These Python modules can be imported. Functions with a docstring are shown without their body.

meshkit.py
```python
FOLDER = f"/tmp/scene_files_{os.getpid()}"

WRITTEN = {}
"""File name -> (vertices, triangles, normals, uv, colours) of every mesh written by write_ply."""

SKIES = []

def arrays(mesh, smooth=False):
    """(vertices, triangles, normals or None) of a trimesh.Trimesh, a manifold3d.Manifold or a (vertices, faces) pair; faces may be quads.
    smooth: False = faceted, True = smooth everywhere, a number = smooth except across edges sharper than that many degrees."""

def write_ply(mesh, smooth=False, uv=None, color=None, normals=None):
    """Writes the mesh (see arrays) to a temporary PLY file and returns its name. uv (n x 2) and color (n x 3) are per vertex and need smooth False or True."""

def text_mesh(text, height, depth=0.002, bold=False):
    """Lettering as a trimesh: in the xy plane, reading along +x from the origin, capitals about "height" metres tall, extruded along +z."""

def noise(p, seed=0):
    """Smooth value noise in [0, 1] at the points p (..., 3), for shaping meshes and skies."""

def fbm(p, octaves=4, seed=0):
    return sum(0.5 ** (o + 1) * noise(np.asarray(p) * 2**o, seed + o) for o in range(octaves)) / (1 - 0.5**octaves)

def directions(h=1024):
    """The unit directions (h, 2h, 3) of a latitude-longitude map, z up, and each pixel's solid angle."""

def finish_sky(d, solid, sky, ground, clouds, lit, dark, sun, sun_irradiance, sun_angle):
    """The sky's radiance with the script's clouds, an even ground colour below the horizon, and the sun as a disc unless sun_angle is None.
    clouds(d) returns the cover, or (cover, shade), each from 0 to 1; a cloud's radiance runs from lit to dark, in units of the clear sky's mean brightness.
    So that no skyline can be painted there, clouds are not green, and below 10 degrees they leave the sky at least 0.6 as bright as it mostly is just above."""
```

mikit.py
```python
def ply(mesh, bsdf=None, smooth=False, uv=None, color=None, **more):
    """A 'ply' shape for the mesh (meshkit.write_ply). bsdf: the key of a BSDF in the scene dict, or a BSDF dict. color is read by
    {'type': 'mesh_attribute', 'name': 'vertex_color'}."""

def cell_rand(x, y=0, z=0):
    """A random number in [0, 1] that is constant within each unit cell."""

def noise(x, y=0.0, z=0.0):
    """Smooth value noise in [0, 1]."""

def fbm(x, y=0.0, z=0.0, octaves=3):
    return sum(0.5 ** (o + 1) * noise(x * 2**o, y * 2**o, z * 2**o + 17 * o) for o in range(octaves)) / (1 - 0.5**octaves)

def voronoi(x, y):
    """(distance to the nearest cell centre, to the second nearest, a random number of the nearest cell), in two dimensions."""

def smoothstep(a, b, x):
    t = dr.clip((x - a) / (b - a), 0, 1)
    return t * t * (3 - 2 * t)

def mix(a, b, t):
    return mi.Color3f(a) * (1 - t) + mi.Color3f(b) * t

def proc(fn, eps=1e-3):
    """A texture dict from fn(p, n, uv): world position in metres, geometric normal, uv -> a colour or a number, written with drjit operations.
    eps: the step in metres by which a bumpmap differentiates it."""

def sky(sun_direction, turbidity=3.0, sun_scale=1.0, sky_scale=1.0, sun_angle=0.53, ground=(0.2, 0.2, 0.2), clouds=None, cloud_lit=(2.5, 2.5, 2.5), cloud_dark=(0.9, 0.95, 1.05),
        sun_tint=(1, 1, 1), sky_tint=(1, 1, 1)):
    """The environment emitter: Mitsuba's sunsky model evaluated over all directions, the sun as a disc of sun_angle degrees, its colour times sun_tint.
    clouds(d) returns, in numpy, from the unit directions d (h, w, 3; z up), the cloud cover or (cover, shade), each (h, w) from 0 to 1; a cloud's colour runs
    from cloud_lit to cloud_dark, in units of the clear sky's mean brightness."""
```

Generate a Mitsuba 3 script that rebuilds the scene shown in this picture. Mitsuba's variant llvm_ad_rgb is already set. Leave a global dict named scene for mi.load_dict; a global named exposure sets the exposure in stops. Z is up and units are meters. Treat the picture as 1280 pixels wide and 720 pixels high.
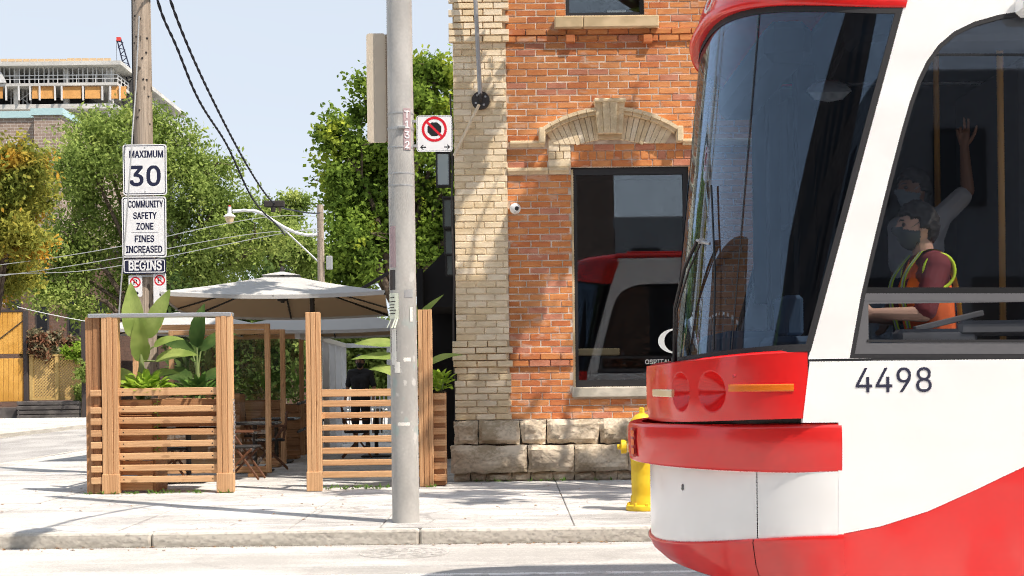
import math, random
import numpy as np, trimesh, mitsuba as mi, mikit, meshkit
from mikit import proc, noise, fbm, smoothstep, mix, cell_rand, voronoi
from shapely.geometry import Polygon, box as sbox, LineString, Point
from shapely.ops import unary_union
import drjit as dr
T = mi.ScalarTransform4f
scene, labels = {}, {}
rng = np.random.default_rng(7)

# ---------------------------------------------------------------- camera, sky, exposure
F, EYE, ROLL = 1830.0, 1.48, math.radians(0.7)      # focal length in 1280-wide pixels, eye height, roll
HZ = 472.0                                          # row of the horizon
scene['camera'] = {'type': 'perspective', 'fov': math.degrees(2 * math.atan(640 / F)), 'fov_axis': 'x',
    'principal_point_offset_x': 0.0, 'principal_point_offset_y': (360 - HZ) / 720, 'near_clip': 0.1, 'far_clip': 2000.0,
    'to_world': T().look_at(origin=[0, 0, EYE], target=[0, 1, EYE], up=[math.sin(ROLL), 0, math.cos(ROLL)])}
SUN = (0.44, -0.36, 0.82)
def haze_clouds(d):
    low = np.clip(1 - d[..., 2] / 0.55, 0, 1)
    n = meshkit.fbm(d * np.array([2.0, 2.0, 5.0]) + 3.1, 4)
    return 0.62 + 0.30 * low + 0.12 * (n - .5)
scene['sky'] = mikit.sky(SUN, turbidity=3.5, sun_scale=1.15, clouds=haze_clouds, cloud_lit=(2.42, 2.60, 2.80), cloud_dark=(1.2, 1.3, 1.4), sun_tint=(.93, 1.0, 1.15))
exposure = 1.82

def P(u, v, y):
    """World point at depth y that is seen at photo pixel (u, v)."""
    c, s = math.cos(ROLL), math.sin(ROLL)
    du, up = u - 640, HZ - v
    return np.array([(du * c + up * s) * y / F, y, EYE + (up * c - du * s) * y / F])
def PX(u, y): return (u - 640) / F * y

# ---------------------------------------------------------------- names
def numbered(name):
    if name not in USED: USED[name] = 0; return name
    USED[name] += 1
    return f'{name}_{USED[name]:03d}'
USED = {}
def thing(name, label=None, cat=None, group=None, kind=None):
    k = numbered(name)
    d = {}
    if label: d['label'] = label
    if cat: d['category'] = cat
    if group: d['group'] = group
    if kind: d['kind'] = kind
    labels[k] = d
    return k
def part(parent, name, mesh, bsdf, smooth=False, label=None, kind=None, to_world=None, **kw):
    k = numbered(f'{parent}__{name}')
    s = mesh if isinstance(mesh, dict) else mikit.ply(mesh, bsdf, smooth, **kw)
    if isinstance(mesh, dict): s = {**mesh, 'bsdf': {'type': 'ref', 'id': bsdf}}
    if to_world is not None: s['to_world'] = to_world
    scene[k] = s
    d = {}
    if label: d['label'] = label
    if kind: d['kind'] = kind
    if d: labels[k] = d
    return k
def solo(name, mesh, bsdf, label=None, cat=None, group=None, kind=None, smooth=False, **kw):
    k = thing(name, label, cat, group, kind)
    scene[k] = mikit.ply(mesh, bsdf, smooth, **kw)
    return k

# ---------------------------------------------------------------- mesh helpers
cat = trimesh.util.concatenate
def TM(v, f): return trimesh.Trimesh(np.asarray(v, float), np.asarray(f, int), process=False)
_cb = None
def box(x0, x1, y0, y1, z0, z1, bev=0.0):
    """Axis-aligned box with chamfered edges."""
    global _cb
    lo, hi = np.array([x0, y0, z0], float), np.array([x1, y1, z1], float)
    if bev <= 0:
        m = trimesh.creation.box(extents=hi - lo); m.apply_translation((lo + hi) / 2); return m
    def pts(lo, hi, b):
        out = []
        for sx in (0, 1):
            for sy in (0, 1):
                for sz in (0, 1):
                    for ax in range(3):
                        p = np.array([hi[i] - b if s else lo[i] + b for i, s in enumerate((sx, sy, sz))])
                        p[ax] = hi[ax] if (sx, sy, sz)[ax] else lo[ax]
                        out.append(p)
        return np.array(out)
    if _cb is None:
        ref = pts(np.zeros(3), np.ones(3), 0.2)
        h = trimesh.convex.convex_hull(ref)
        idx = [int(np.argmin(np.abs(ref - p).sum(1))) for p in h.vertices]
        _cb = np.array(idx)[h.faces]
    b = min(bev, 0.45 * float((hi - lo).min()))
    return TM(pts(lo, hi, b), _cb)
def tube(pts, r, n=8, caps=True):
    p = np.asarray(pts, float)
    r = np.broadcast_to(np.asarray(r, float), (len(p),))
    t = np.gradient(p, axis=0); t /= np.linalg.norm(t, axis=1, keepdims=True) + 1e-12
    a = np.cross(t[0], [0, 0, 1.0] if abs(t[0][2]) < .9 else [1.0, 0, 0]); a /= np.linalg.norm(a)
    A = []
    for k in range(len(p)):
        a = a - t[k] * (a @ t[k]); a /= np.linalg.norm(a) + 1e-12; A.append(a.copy())
    A = np.array(A); B = np.cross(t, A)
    ang = np.arange(n) * 2 * np.pi / n
    v = p[:, None] + r[:, None, None] * (np.cos(ang)[None, :, None] * A[:, None] + np.sin(ang)[None, :, None] * B[:, None])
    v = v.reshape(-1, 3); f = []
    i, j = np.meshgrid(np.arange(len(p) - 1), np.arange(n), indexing='ij')
    q = np.stack([i * n + j, i * n + (j + 1) % n, (i + 1) * n + (j + 1) % n, (i + 1) * n + j], -1).reshape(-1, 4)
    f = np.vstack([q[:, [0, 1, 2]], q[:, [0, 2, 3]]])
    if caps:
        v = np.vstack([v, p[:1], p[-1:]]); m = len(v)
        k = np.arange(n)
        f = np.vstack([f, np.stack([(k + 1) % n, k, k * 0 + m - 2], 1), np.stack([(len(p) - 1) * n + k, (len(p) - 1) * n + (k + 1) % n, k * 0 + m - 1], 1)])
    return TM(v, f)
def rod(a, b, r, n=8): return tube([a, b], r, n)
def beam(a, b, w, h, up=(0, 0, 1), bev=0.004):
    """Rectangular bar from a to b; h along up."""
    a, b, up = (np.asarray(x, float) for x in (a, b, up))
    d = b - a; L = np.linalg.norm(d); d /= L
    s = np.cross(d, up); s /= np.linalg.norm(s); u = np.cross(s, d)
    m = box(0, L, -w / 2, w / 2, -h / 2, h / 2, bev)
    M = np.eye(4); M[:3, 0], M[:3, 1], M[:3, 2], M[:3, 3] = d, -s, u, a
    m.apply_transform(M); return m
def lathe(prof, n=24, center=(0, 0, 0), axis='z'):
    m = trimesh.creation.revolve(np.asarray(prof, float), sections=n)
    if axis == 'y': m.apply_transform(trimesh.transformations.rotation_matrix(-np.pi / 2, [1, 0, 0]))
    if axis == '-y': m.apply_transform(trimesh.transformations.rotation_matrix(np.pi / 2, [1, 0, 0]))
    if axis == 'x': m.apply_transform(trimesh.transformations.rotation_matrix(np.pi / 2, [0, 1, 0]))
    m.apply_translation(center); return m
def prism(poly, y0, y1):
    """Polygon in (x, z) extruded from y0 to y1."""
    out = []
    for g in getattr(poly, 'geoms', [poly]):
        if g.is_empty: continue
        m = trimesh.creation.extrude_polygon(g, y1 - y0, engine='earcut')
        v = m.vertices; m = TM(np.stack([v[:, 0], y1 - v[:, 2], v[:, 1]], 1), m.faces)
        out.append(m)
    return cat(out)
def flat_xy(poly, z0, z1):
    out = []
    for g in getattr(poly, 'geoms', [poly]):
        m = trimesh.creation.extrude_polygon(g, z1 - z0, engine='earcut'); m.apply_translation([0, 0, z0]); out.append(m)
    return cat(out)
def grid_mesh(V):
    """Quad sheet from an array (n, m, 3)."""
    n, m = V.shape[:2]
    i, j = np.meshgrid(np.arange(n - 1), np.arange(m - 1), indexing='ij')
    q = np.stack([i * m + j, (i + 1) * m + j, (i + 1) * m + j + 1, i * m + j + 1], -1).reshape(-1, 4)
    return TM(V.reshape(-1, 3), np.vstack([q[:, [0, 1, 2]], q[:, [0, 2, 3]]]))
def text(s, h, at, bold=False, depth=.002, align='l', sx=1.0, R=None):
    """Lettering that stands upright and faces -y; 'at' is the foot of its start (or middle)."""
    m = meshkit.text_mesh(s, h, depth, bold)
    v = m.vertices.copy(); v[:, 0] *= sx
    if align == 'c': v[:, 0] -= (v[:, 0].min() + v[:, 0].max()) / 2
    v = np.stack([v[:, 0], -v[:, 2], v[:, 1]], 1)
    if R is not None: v = v @ np.asarray(R).T
    return TM(v + np.asarray(at), m.faces)
def rotz(m, a, c=(0, 0, 0)):
    m = m.copy(); m.apply_transform(trimesh.transformations.rotation_matrix(a, [0, 0, 1], c)); return m
def rotx(m, a, c=(0, 0, 0)):
    m = m.copy(); m.apply_transform(trimesh.transformations.rotation_matrix(a, [1, 0, 0], c)); return m
def roty(m, a, c=(0, 0, 0)):
    m = m.copy(); m.apply_transform(trimesh.transformations.rotation_matrix(a, [0, 1, 0], c)); return m
def sheet(x0, x1, y, z0, z1):
    return TM([[x0, y, z0], [x1, y, z0], [x1, y, z1], [x0, y, z1]], [[0, 1, 2], [0, 2, 3]])
def roundrect(x0, x1, z0, z1, r): return sbox(x0 + r, z0 + r, x1 - r, z1 - r).buffer(r, quad_segs=5)
def displaced(m, amp, freq, seed=0, edge=None):
    n = trimesh.Trimesh(m.vertices, m.faces, process=False).vertex_normals
    d = meshkit.fbm(m.vertices * freq + seed * 7.3, 4, seed) - .5
    return TM(m.vertices + n * (d * amp)[:, None], m.faces)

# ---------------------------------------------------------------- materials
def rgb(c): return {'type': 'rgb', 'value': [float(x) for x in c]}
def mat(key, color, rough=.6, metal=0., spec=.5, coat=0., bump=None, bscale=1., two=True, **kw):
    col = color if isinstance(color, dict) else rgb(color)
    b = {'type': 'principled', 'base_color': col, 'roughness': rough, 'metallic': metal, 'specular': spec, **kw}
    if coat: b['clearcoat'] = coat; b['clearcoat_gloss'] = .95
    if bump is not None: b = {'type': 'bumpmap', 'tex': bump, 'scale': bscale, 'bsdf': b}
    scene[key] = {'type': 'twosided', 'bsdf': b} if two else b
def speckle(a, b, s, o=3, lo=.3, hi=.7):
    def fn(p, n, uv): return mix(a, b, smoothstep(lo, hi, fbm(p.x * s, p.y * s, p.z * s, o)))
    return proc(fn)
# ================================================================ people: bodies as one smoothed surface, clothes as children
import manifold3d as m3
def _hull(bones, segs=14):
    out = []
    for a, ra, b, rb in bones:
        out.append(m3.Manifold.batch_hull([m3.Manifold.sphere(ra, segs).translate(tuple(map(float, a))), m3.Manifold.sphere(rb, segs).translate(tuple(map(float, b)))]))
    return out
def _surface(parts, ref=.02, it=8):
    u = m3.Manifold.batch_boolean(parts, m3.OpType.Add).refine_to_length(ref).to_mesh()
    m = trimesh.Trimesh(u.vert_properties[:, :3], u.tri_verts)
    trimesh.smoothing.filter_taubin(m, iterations=it); return m
def _xf(m, M):
    m = m.copy(); m.apply_transform(M); return m
def head_shape():
    m = trimesh.creation.icosphere(4, 1.0); v = m.vertices.copy()
    x, y, z = v.T
    w = .074 * np.where(z < 0, 1 - .22 * (-z) ** 1.6, 1 - .04 * z); d = np.where(y > 0, .092, .100)
    V = np.stack([x * w, y * d, z * .118], 1)
    V[:, 1] += np.where(z < -.2, .010 * (-z), 0) + np.where((z < -.5) & (y < 0), .045 * (-z - .5), 0)
    fr = np.clip(y, 0, 1)
    g = lambda cx, cz, sx, sz: np.exp(-((V[:, 0] - cx) / sx) ** 2 - ((V[:, 2] - cz) / sz) ** 2) * fr
    V[:, 1] += .024 * g(0, -.022, .012, .020) + .012 * g(0, .0, .010, .022) - .011 * g(.032, .006, .016, .012) - .011 * g(-.032, .006, .016, .012)
    V[:, 1] += .007 * g(0, .028, .05, .010) + .007 * g(0, -.062, .024, .008) - .005 * g(0, -.050, .03, .004) + .009 * g(0, -.098, .022, .016)
    return TM(V, m.faces)
def hand_bones(wrist, d, n, curl, thumb_side, splay=1.0, fold=()):
    """Palm and five fingers. d: along the hand, n: out of the palm; fold: fingers closed (0 = index)."""
    d = np.asarray(d, float); d /= np.linalg.norm(d); n = np.asarray(n, float); n -= d * (n @ d); n /= np.linalg.norm(n)
    s = np.cross(d, n) * thumb_side; w = np.asarray(wrist, float)
    B = [(w, .026, w + d * .085 + s * .022, .019), (w, .024, w + d * .080 - s * .024, .017), (w + d * .08 + s * .02, .018, w + d * .078 - s * .022, .017)]
    for k, (off, L) in enumerate(((.028, .074), (.009, .083), (-.010, .077), (-.028, .060))):
        p = w + d * .082 + s * off; a = s * off * 4 * splay + d; a /= np.linalg.norm(a)
        c = 1.35 if k in fold else curl
        for j, f in enumerate((.45, .31, .24)):
            ang = c * (j + .4); q = p + (a * math.cos(ang) + n * math.sin(ang)) * L * f
            B.append((p, .0092 - .0008 * j, q, .0086 - .0010 * j)); p = q
    p = w + d * .022 + s * .026
    for L, r0, r1, a in ((.042, .014, .011, .75), (.032, .011, .010, .55), (.026, .010, .008, .35)):
        q = p + (d * math.cos(a) + s * math.sin(a) + n * .35) * L; B.append((p, r0, q, r1)); p = q
    return B
def person(key, J, colors, H=1.75, at=(0, 0, 0), rz=0., sleeve=1.0, shorts=False, hair='short', mask=None, vest=None, hands=None, head_turn=0., head_tilt=0., shirt_mat=None):
    """J: joints in metres for a 1.75 m figure that faces +y. Parts go under key."""
    s = H / 1.75
    M = trimesh.transformations.translation_matrix(at) @ trimesh.transformations.rotation_matrix(rz, [0, 0, 1]) @ np.diag([s, s, s, 1])
    J = {k: np.asarray(v, float) for k, v in J.items()}
    skin = []
    tors = [(J['pelvis'] + [-.075, 0, 0], .105, J['waist'] + [-.06, 0, 0], .092), (J['pelvis'] + [.075, 0, 0], .105, J['waist'] + [.06, 0, 0], .092),
            (J['waist'] + [-.06, 0, 0], .092, J['chest'] + [-.085, 0, 0], .098), (J['waist'] + [.06, 0, 0], .092, J['chest'] + [.085, 0, 0], .098),
            (J['chest'] + [-.085, 0, 0], .098, J['neck'] + [-.05, -.01, -.05], .06), (J['chest'] + [.085, 0, 0], .098, J['neck'] + [.05, -.01, -.05], .06),
            (J['chest'] + [-.06, 0, 0], .1, J['chest'] + [.06, 0, 0], .1), (J['sh_l'], .058, J['neck'] + [0, 0, -.03], .055), (J['sh_r'], .058, J['neck'] + [0, 0, -.03], .055),
            (J['sh_l'], .058, J['chest'] + [-.07, 0, 0], .09), (J['sh_r'], .058, J['chest'] + [.07, 0, 0], .09)]
    arms = {q: [(J['sh_' + q], .052, J['el_' + q], .040), (J['el_' + q], .040, J['wr_' + q], .026)] for q in 'lr'}
    legs = {q: [(J['hip_' + q], .088, J['kn_' + q], .056), (J['kn_' + q], .056, J['kn_' + q] * .6 + J['an_' + q] * .4, .054), (J['kn_' + q] * .6 + J['an_' + q] * .4, .052, J['an_' + q], .036)] for q in 'lr'}
    feet = {q: [(J['an_' + q], .04, J['an_' + q] + [0, -.03, -.045], .034), (J['an_' + q] + [0, -.03, -.045], .034, J['an_' + q] + [0, .15, -.052], .026)] for q in 'lr'}
    neck = [(J['neck'], .056, J['head'] + [0, -.02, -.05], .052)]
    bones = tors + neck + sum(arms.values(), []) + sum(legs.values(), []) + sum(feet.values(), [])
    for q in 'lr':
        d, n, c, th, sp, fo = (hands or {}).get(q, ((J['wr_' + q] - J['el_' + q]), (0, 1, .1), .35, 1 if q == 'l' else -1, .6, ()))
        bones += hand_bones(J['wr_' + q], d, n, c, th, sp, fo)
    body = _surface(_hull(bones, 12), .016, 6)
    HM = trimesh.transformations.translation_matrix(J['head']) @ trimesh.transformations.rotation_matrix(head_turn, [0, 0, 1]) @ trimesh.transformations.rotation_matrix(head_tilt, [1, 0, 0])
    hd = _xf(head_shape(), HM)
    ears = []
    for sx in (-1, 1):
        e = trimesh.creation.icosphere(2, 1.0); e.apply_scale([.010, .022, .034]); e.apply_translation([sx * .076, -.008, -.004]); ears.append(_xf(e, HM))
    one = m3.Manifold.batch_boolean([m3.Manifold(m3.Mesh(np.asarray(x.vertices, np.float32), np.asarray(x.faces, np.uint32))) for x in [hd] + ears], m3.OpType.Add)
    bm = m3.Manifold(m3.Mesh(np.asarray(body.vertices, np.float32), np.asarray(body.faces, np.uint32)))
    u = (one + bm).to_mesh()
    part(key, 'body', _xf(trimesh.Trimesh(u.vert_properties[:, :3], u.tri_verts), M), colors['skin'], True)
    inf = lambda B, g, g2=None: [(a, ra + g, b, rb + (g if g2 is None else g2)) for a, ra, b, rb in B]
    sl = []
    for q in 'lr':
        up = arms[q][0]
        if sleeve >= 2: sl += inf(arms[q], .014)
        else: sl.append((up[0], up[1] + .014, up[0] * (1 - sleeve) + up[2] * sleeve, up[3] + .020))
    part(key, 'shirt', _xf(_surface(_hull(inf(tors, .014) + sl, 12), .02, 6), M), colors['shirt'], True)
    lg = []
    for q in 'lr':
        L = legs[q]
        lg += [(L[0][0], L[0][1] + .014, L[0][2], L[0][3] + .022)] if shorts else inf(L, .014)
    part(key, 'trousers', _xf(_surface(_hull(inf(tors[:2], .016) + lg, 12), .022, 6), M), colors['trousers'], True)
    for q in 'lr': part(key, 'shoe', _xf(_surface(_hull(inf(feet[q], .008), 10), .016, 4), M), colors['shoe'], True)
    # hair: a thick shell over crown, back and temples
    hv = head_shape(); v = hv.vertices
    keep = (v[:, 2] > .052 - .02 * (v[:, 1] < .05)) | ((v[:, 1] < .012) & (v[:, 2] > -.02)) | ((v[:, 1] < -.04) & (v[:, 2] > -.075))
    g = .016 if hair == 'short' else .010
    nrm = trimesh.Trimesh(v, hv.faces).vertex_normals
    hvv = v + nrm * (g * (.7 + .8 * meshkit.noise(v * 60)))[:, None] * np.where(keep, 1, -.6)[:, None]
    part(key, 'hair', _xf(_xf(TM(hvv, hv.faces), HM), M), colors['hair'], True)
    for sx in (-1, 1):
        e = trimesh.creation.icosphere(2, .0125); e.apply_translation([sx * .031, .073, .006]); part(key, 'eye', _xf(_xf(e, HM), M), 'm_eye', True)
        b = tube([(sx * .015, .093, .026), (sx * .032, .092, .031), (sx * .048, .080, .026)], .0035, 5); part(key, 'eyebrow', _xf(_xf(b, HM), M), colors['hair'])
    if mask:
        k2 = (v[:, 2] < -.004 - .35 * np.abs(v[:, 0]) * (np.abs(v[:, 0]) > .03)) & (v[:, 1] > -.002) & (v[:, 2] > -.118)
        mv = v + nrm * .008 * np.where(k2, 1, -.9)[:, None]
        mv[:, 1] += .006 * (np.abs(v[:, 0]) < .02) * k2
        part(key, 'face_mask', _xf(_xf(TM(mv, hv.faces), HM), M), mask, True)
        for sx in (-1, 1): part(key, 'mask_strap', _xf(_xf(tube([(sx * .062, .045, -.012), (sx * .079, .012, .012), (sx * .082, -.022, -.004)], .0022, 5), HM), M), mask)
    return M, J, tors
mat('m_eye', (.05, .04, .035), .2)
mat('m_skin_tan', (.40, .225, .15), .5)
mat('m_skin_brown', (.20, .10, .062), .5)
mat('m_skin_light', (.50, .30, .22), .5)
mat('m_hair_dark', (.016, .012, .010), .6)
mat('m_cloth_black', (.014, .014, .016), .85)
mat('m_cloth_maroon', (.17, .028, .032), .85)
mat('m_cloth_white', (.34, .34, .36), .85)
mat('m_cloth_navy', (.025, .03, .05), .85)
mat('m_mask_grey', (.075, .085, .095), .8)
mat('m_mask_black', (.012, .012, .013), .8)
mat('m_mask_blue', (.13, .16, .19), .8)
mat('m_shoe', (.02, .018, .018), .6)
STAND = dict(pelvis=(0, 0, .95), waist=(0, 0, 1.10), chest=(0, .01, 1.29), neck=(0, -.01, 1.475), head=(0, .022, 1.632), sh_l=(-.185, 0, 1.42), sh_r=(.185, 0, 1.42),
    el_l=(-.235, -.03, 1.14), el_r=(.235, -.03, 1.14), wr_l=(-.225, .06, .90), wr_r=(.225, .06, .90), hip_l=(-.09, 0, .91), hip_r=(.09, 0, .91),
    kn_l=(-.10, .02, .50), kn_r=(.10, .02, .50), an_l=(-.11, -.02, .085), an_r=(.11, -.02, .085))
SIT = dict(pelvis=(0, 0, .56), waist=(0, .0, .71), chest=(0, .03, .91), neck=(0, .03, 1.095), head=(0, .065, 1.252), sh_l=(-.185, .02, 1.04), sh_r=(.185, .02, 1.04),
    el_l=(-.24, .10, .79), el_r=(.24, .10, .79), wr_l=(-.19, .34, .80), wr_r=(.19, .34, .80), hip_l=(-.10, .03, .54), hip_r=(.10, .03, .54),
    kn_l=(-.13, .45, .53), kn_r=(.13, .45, .53), an_l=(-.12, .47, .10), an_r=(.12, .47, .10))
# ================================================================ setting: road, pavements, kerbs
def asphalt_fn(p, n, uv):
    a = fbm(p.x * 60, p.y * 60, p.z * 60, 2); b = fbm(p.x * .9, p.y * 2.2, 0, 4)
    c = fbm(p.x * .25, p.y * 5, 3, 3)
    t = .55 * b + .25 * a + .2 * c
    crack = smoothstep(.035, .0, dr.abs(fbm(p.x * .7, p.y * .9, 11, 4) - .5)) * .12
    return mix((.31, .30, .28), (.49, .475, .45), smoothstep(.28, .72, t)) * (1 - crack)
mat('m_road', proc(asphalt_fn), .92, bump=proc(lambda p, n, uv: fbm(p.x * 55, p.y * 55, 0, 2)), bscale=.006)
def side_fn(p, n, uv):
    b = fbm(p.x * 1.5, p.y * .6, 5, 4)
    return mix((.20, .195, .19), (.31, .305, .295), smoothstep(.3, .7, b * .7 + .3 * fbm(p.x * 40, p.y * 40, 0, 2)))
mat('m_side', proc(side_fn), .92)
def conc_fn(p, n, uv):
    a = fbm(p.x * 45, p.y * 45, p.z * 45, 2); b = fbm(p.x * 1.1, p.y * 1.4, p.z * 2, 4); c = fbm(p.x * 6, p.y * 8, p.z * 6, 3)
    t = .5 * b + .2 * a + .3 * c
    spot = smoothstep(.66, .75, fbm(p.x * 14 + 40, p.y * 14, p.z * 14, 2)) * .14
    stain = smoothstep(.52, .68, fbm(p.x * .7 + 3, p.y * 2.6, 4, 4)) * .22
    crack = smoothstep(.010, .002, dr.abs(fbm(p.x * .55 + 2, p.y * .55, 7, 4) - .5)) * .25
    slab = .93 + .10 * cell_rand(dr.floor((p.x + 8.6) / 1.65), dr.floor((p.y - 13.25) / 1.6), 3)
    return mix((.30, .292, .28), (.50, .488, .466), smoothstep(.28, .70, t)) * ((1 - spot) * (1 - stain) * (1 - crack) * slab)
mat('m_conc', proc(conc_fn), .9, bump=proc(lambda p, n, uv: fbm(p.x * 40, p.y * 40, p.z * 40, 3)), bscale=.004)
def kerb_fn(p, n, uv):
    a = fbm(p.x * 38, p.y * 38, p.z * 38, 3); b = fbm(p.x * .8, p.y * 2, p.z * 9, 3)
    pit = smoothstep(.60, .70, fbm(p.x * 26 + 9, p.y * 26, p.z * 26, 2)) * smoothstep(.35, .6, b)
    return mix((.36, .335, .29), (.56, .53, .47), smoothstep(.25, .7, .6 * b + .4 * a)) * (1 - .22 * pit)
mat('m_kerb', proc(kerb_fn), .92, bump=proc(lambda p, n, uv: fbm(p.x * 30, p.y * 30, p.z * 30, 3)), bscale=.012)
mat('m_ground', (.22, .22, .19), .95)
mat('m_white_paint', speckle((.50, .49, .46), (.72, .71, .68), 14, 3, .35, .5), .7)
mat('m_rail', (.45, .42, .38), .35, metal=.8)
mat('m_joint', (.17, .155, .13), .95)

KY, SZ = 13.10, 0.13                     # kerb line, pavement level
solo('ground', flat_xy(sbox(-700, -300, 700, 900), -.45, -.05), 'm_ground', kind='structure')
solo('road', flat_xy(sbox(-120, -14, 120, KY + .02), -.05, 0.0), 'm_road', kind='structure')
solo('side_street', flat_xy(sbox(-13.9, KY + .02, -8.6, 140), -.05, .004), 'm_side', kind='structure')
sw = thing('sidewalk', kind='structure')
scene[sw] = mikit.ply(flat_xy(sbox(-8.6, KY + .16, 60, 19.4), -.05, SZ - .03), 'm_joint')
part(sw, 'far_slab', flat_xy(sbox(-8.6, 19.2, 60, 75), -.04, SZ - .002), 'm_conc')
fs = solo('far_sidewalk', flat_xy(sbox(-80, 13.3, -14.02, 80), -.05, SZ), 'm_conc', kind='structure')
part(fs, 'edge_strip', box(-14.02, -13.9, 13.3, 80, -.05, SZ + .004, .015), 'm_kerb')
solo('near_sidewalk', flat_xy(sbox(-60, -14, 60, -4.0), -.05, SZ), 'm_conc', kind='structure')
# pavement slabs: rows between the kerb and the building
rows = [(KY + .165, 14.85), (14.85, 16.45), (16.45, 18.05), (18.05, 19.19)]
xs0 = [-8.6, -7.0, -5.35, -3.6, -2.05, -1.22, .55, 2.3, 4.1, 5.9, 8.0]
for ri, (ya, yb) in enumerate(rows):
    for xi in range(len(xs0) - 1):
        if xs0[xi] > 4.5: continue
        g = .005
        dz = rng.uniform(-.003, .003)
        part(sw, 'slab', box(xs0[xi] + g, xs0[xi + 1] - g, ya + g, yb - g, SZ - .05, SZ + dz, .006), 'm_conc')
part(sw, 'slab_run', box(5.9, 60, KY + .165, 19.19, SZ - .05, SZ - .001, .005), 'm_conc')
kb = thing('kerb', kind='structure')
xk = -8.6; i = 0
while xk < 8:
    L = 2.95 if i % 2 else 2.4
    m = box(xk + .004, xk + L - .004, KY, KY + .158, -.04, SZ + .002, .02)
    part(kb, 'kerb_stone', m, 'm_kerb'); xk += L; i += 1
part(kb, 'kerb_run', box(xk, 60, KY, KY + .158, -.04, SZ + .002, .02), 'm_kerb')
part(kb, 'gutter_seam', box(-8.6, 60, KY - .022, KY - .002, -.02, .003), 'm_joint')
# street-side kerb of the side street
part(kb, 'return_kerb', box(-8.74, -8.602, KY + .1, 75, -.04, SZ + .001, .02), 'm_kerb')
# painted parking-lane line and tram rails
rm = thing('road_markings', kind='structure')
part(rm, 'lane_line', box(-40, 40, 10.98, 11.08, -.02, .004), 'm_white_paint')
tr = thing('tram_rails', kind='structure')
for yy in (7.85, 9.30):
    part(tr, 'rail', box(-60, 60, yy - .03, yy + .03, -.03, .005, .002), 'm_rail')
    part(tr, 'groove', box(-60, 60, yy + .031, yy + .07, -.03, .003), 'm_joint')
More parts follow.
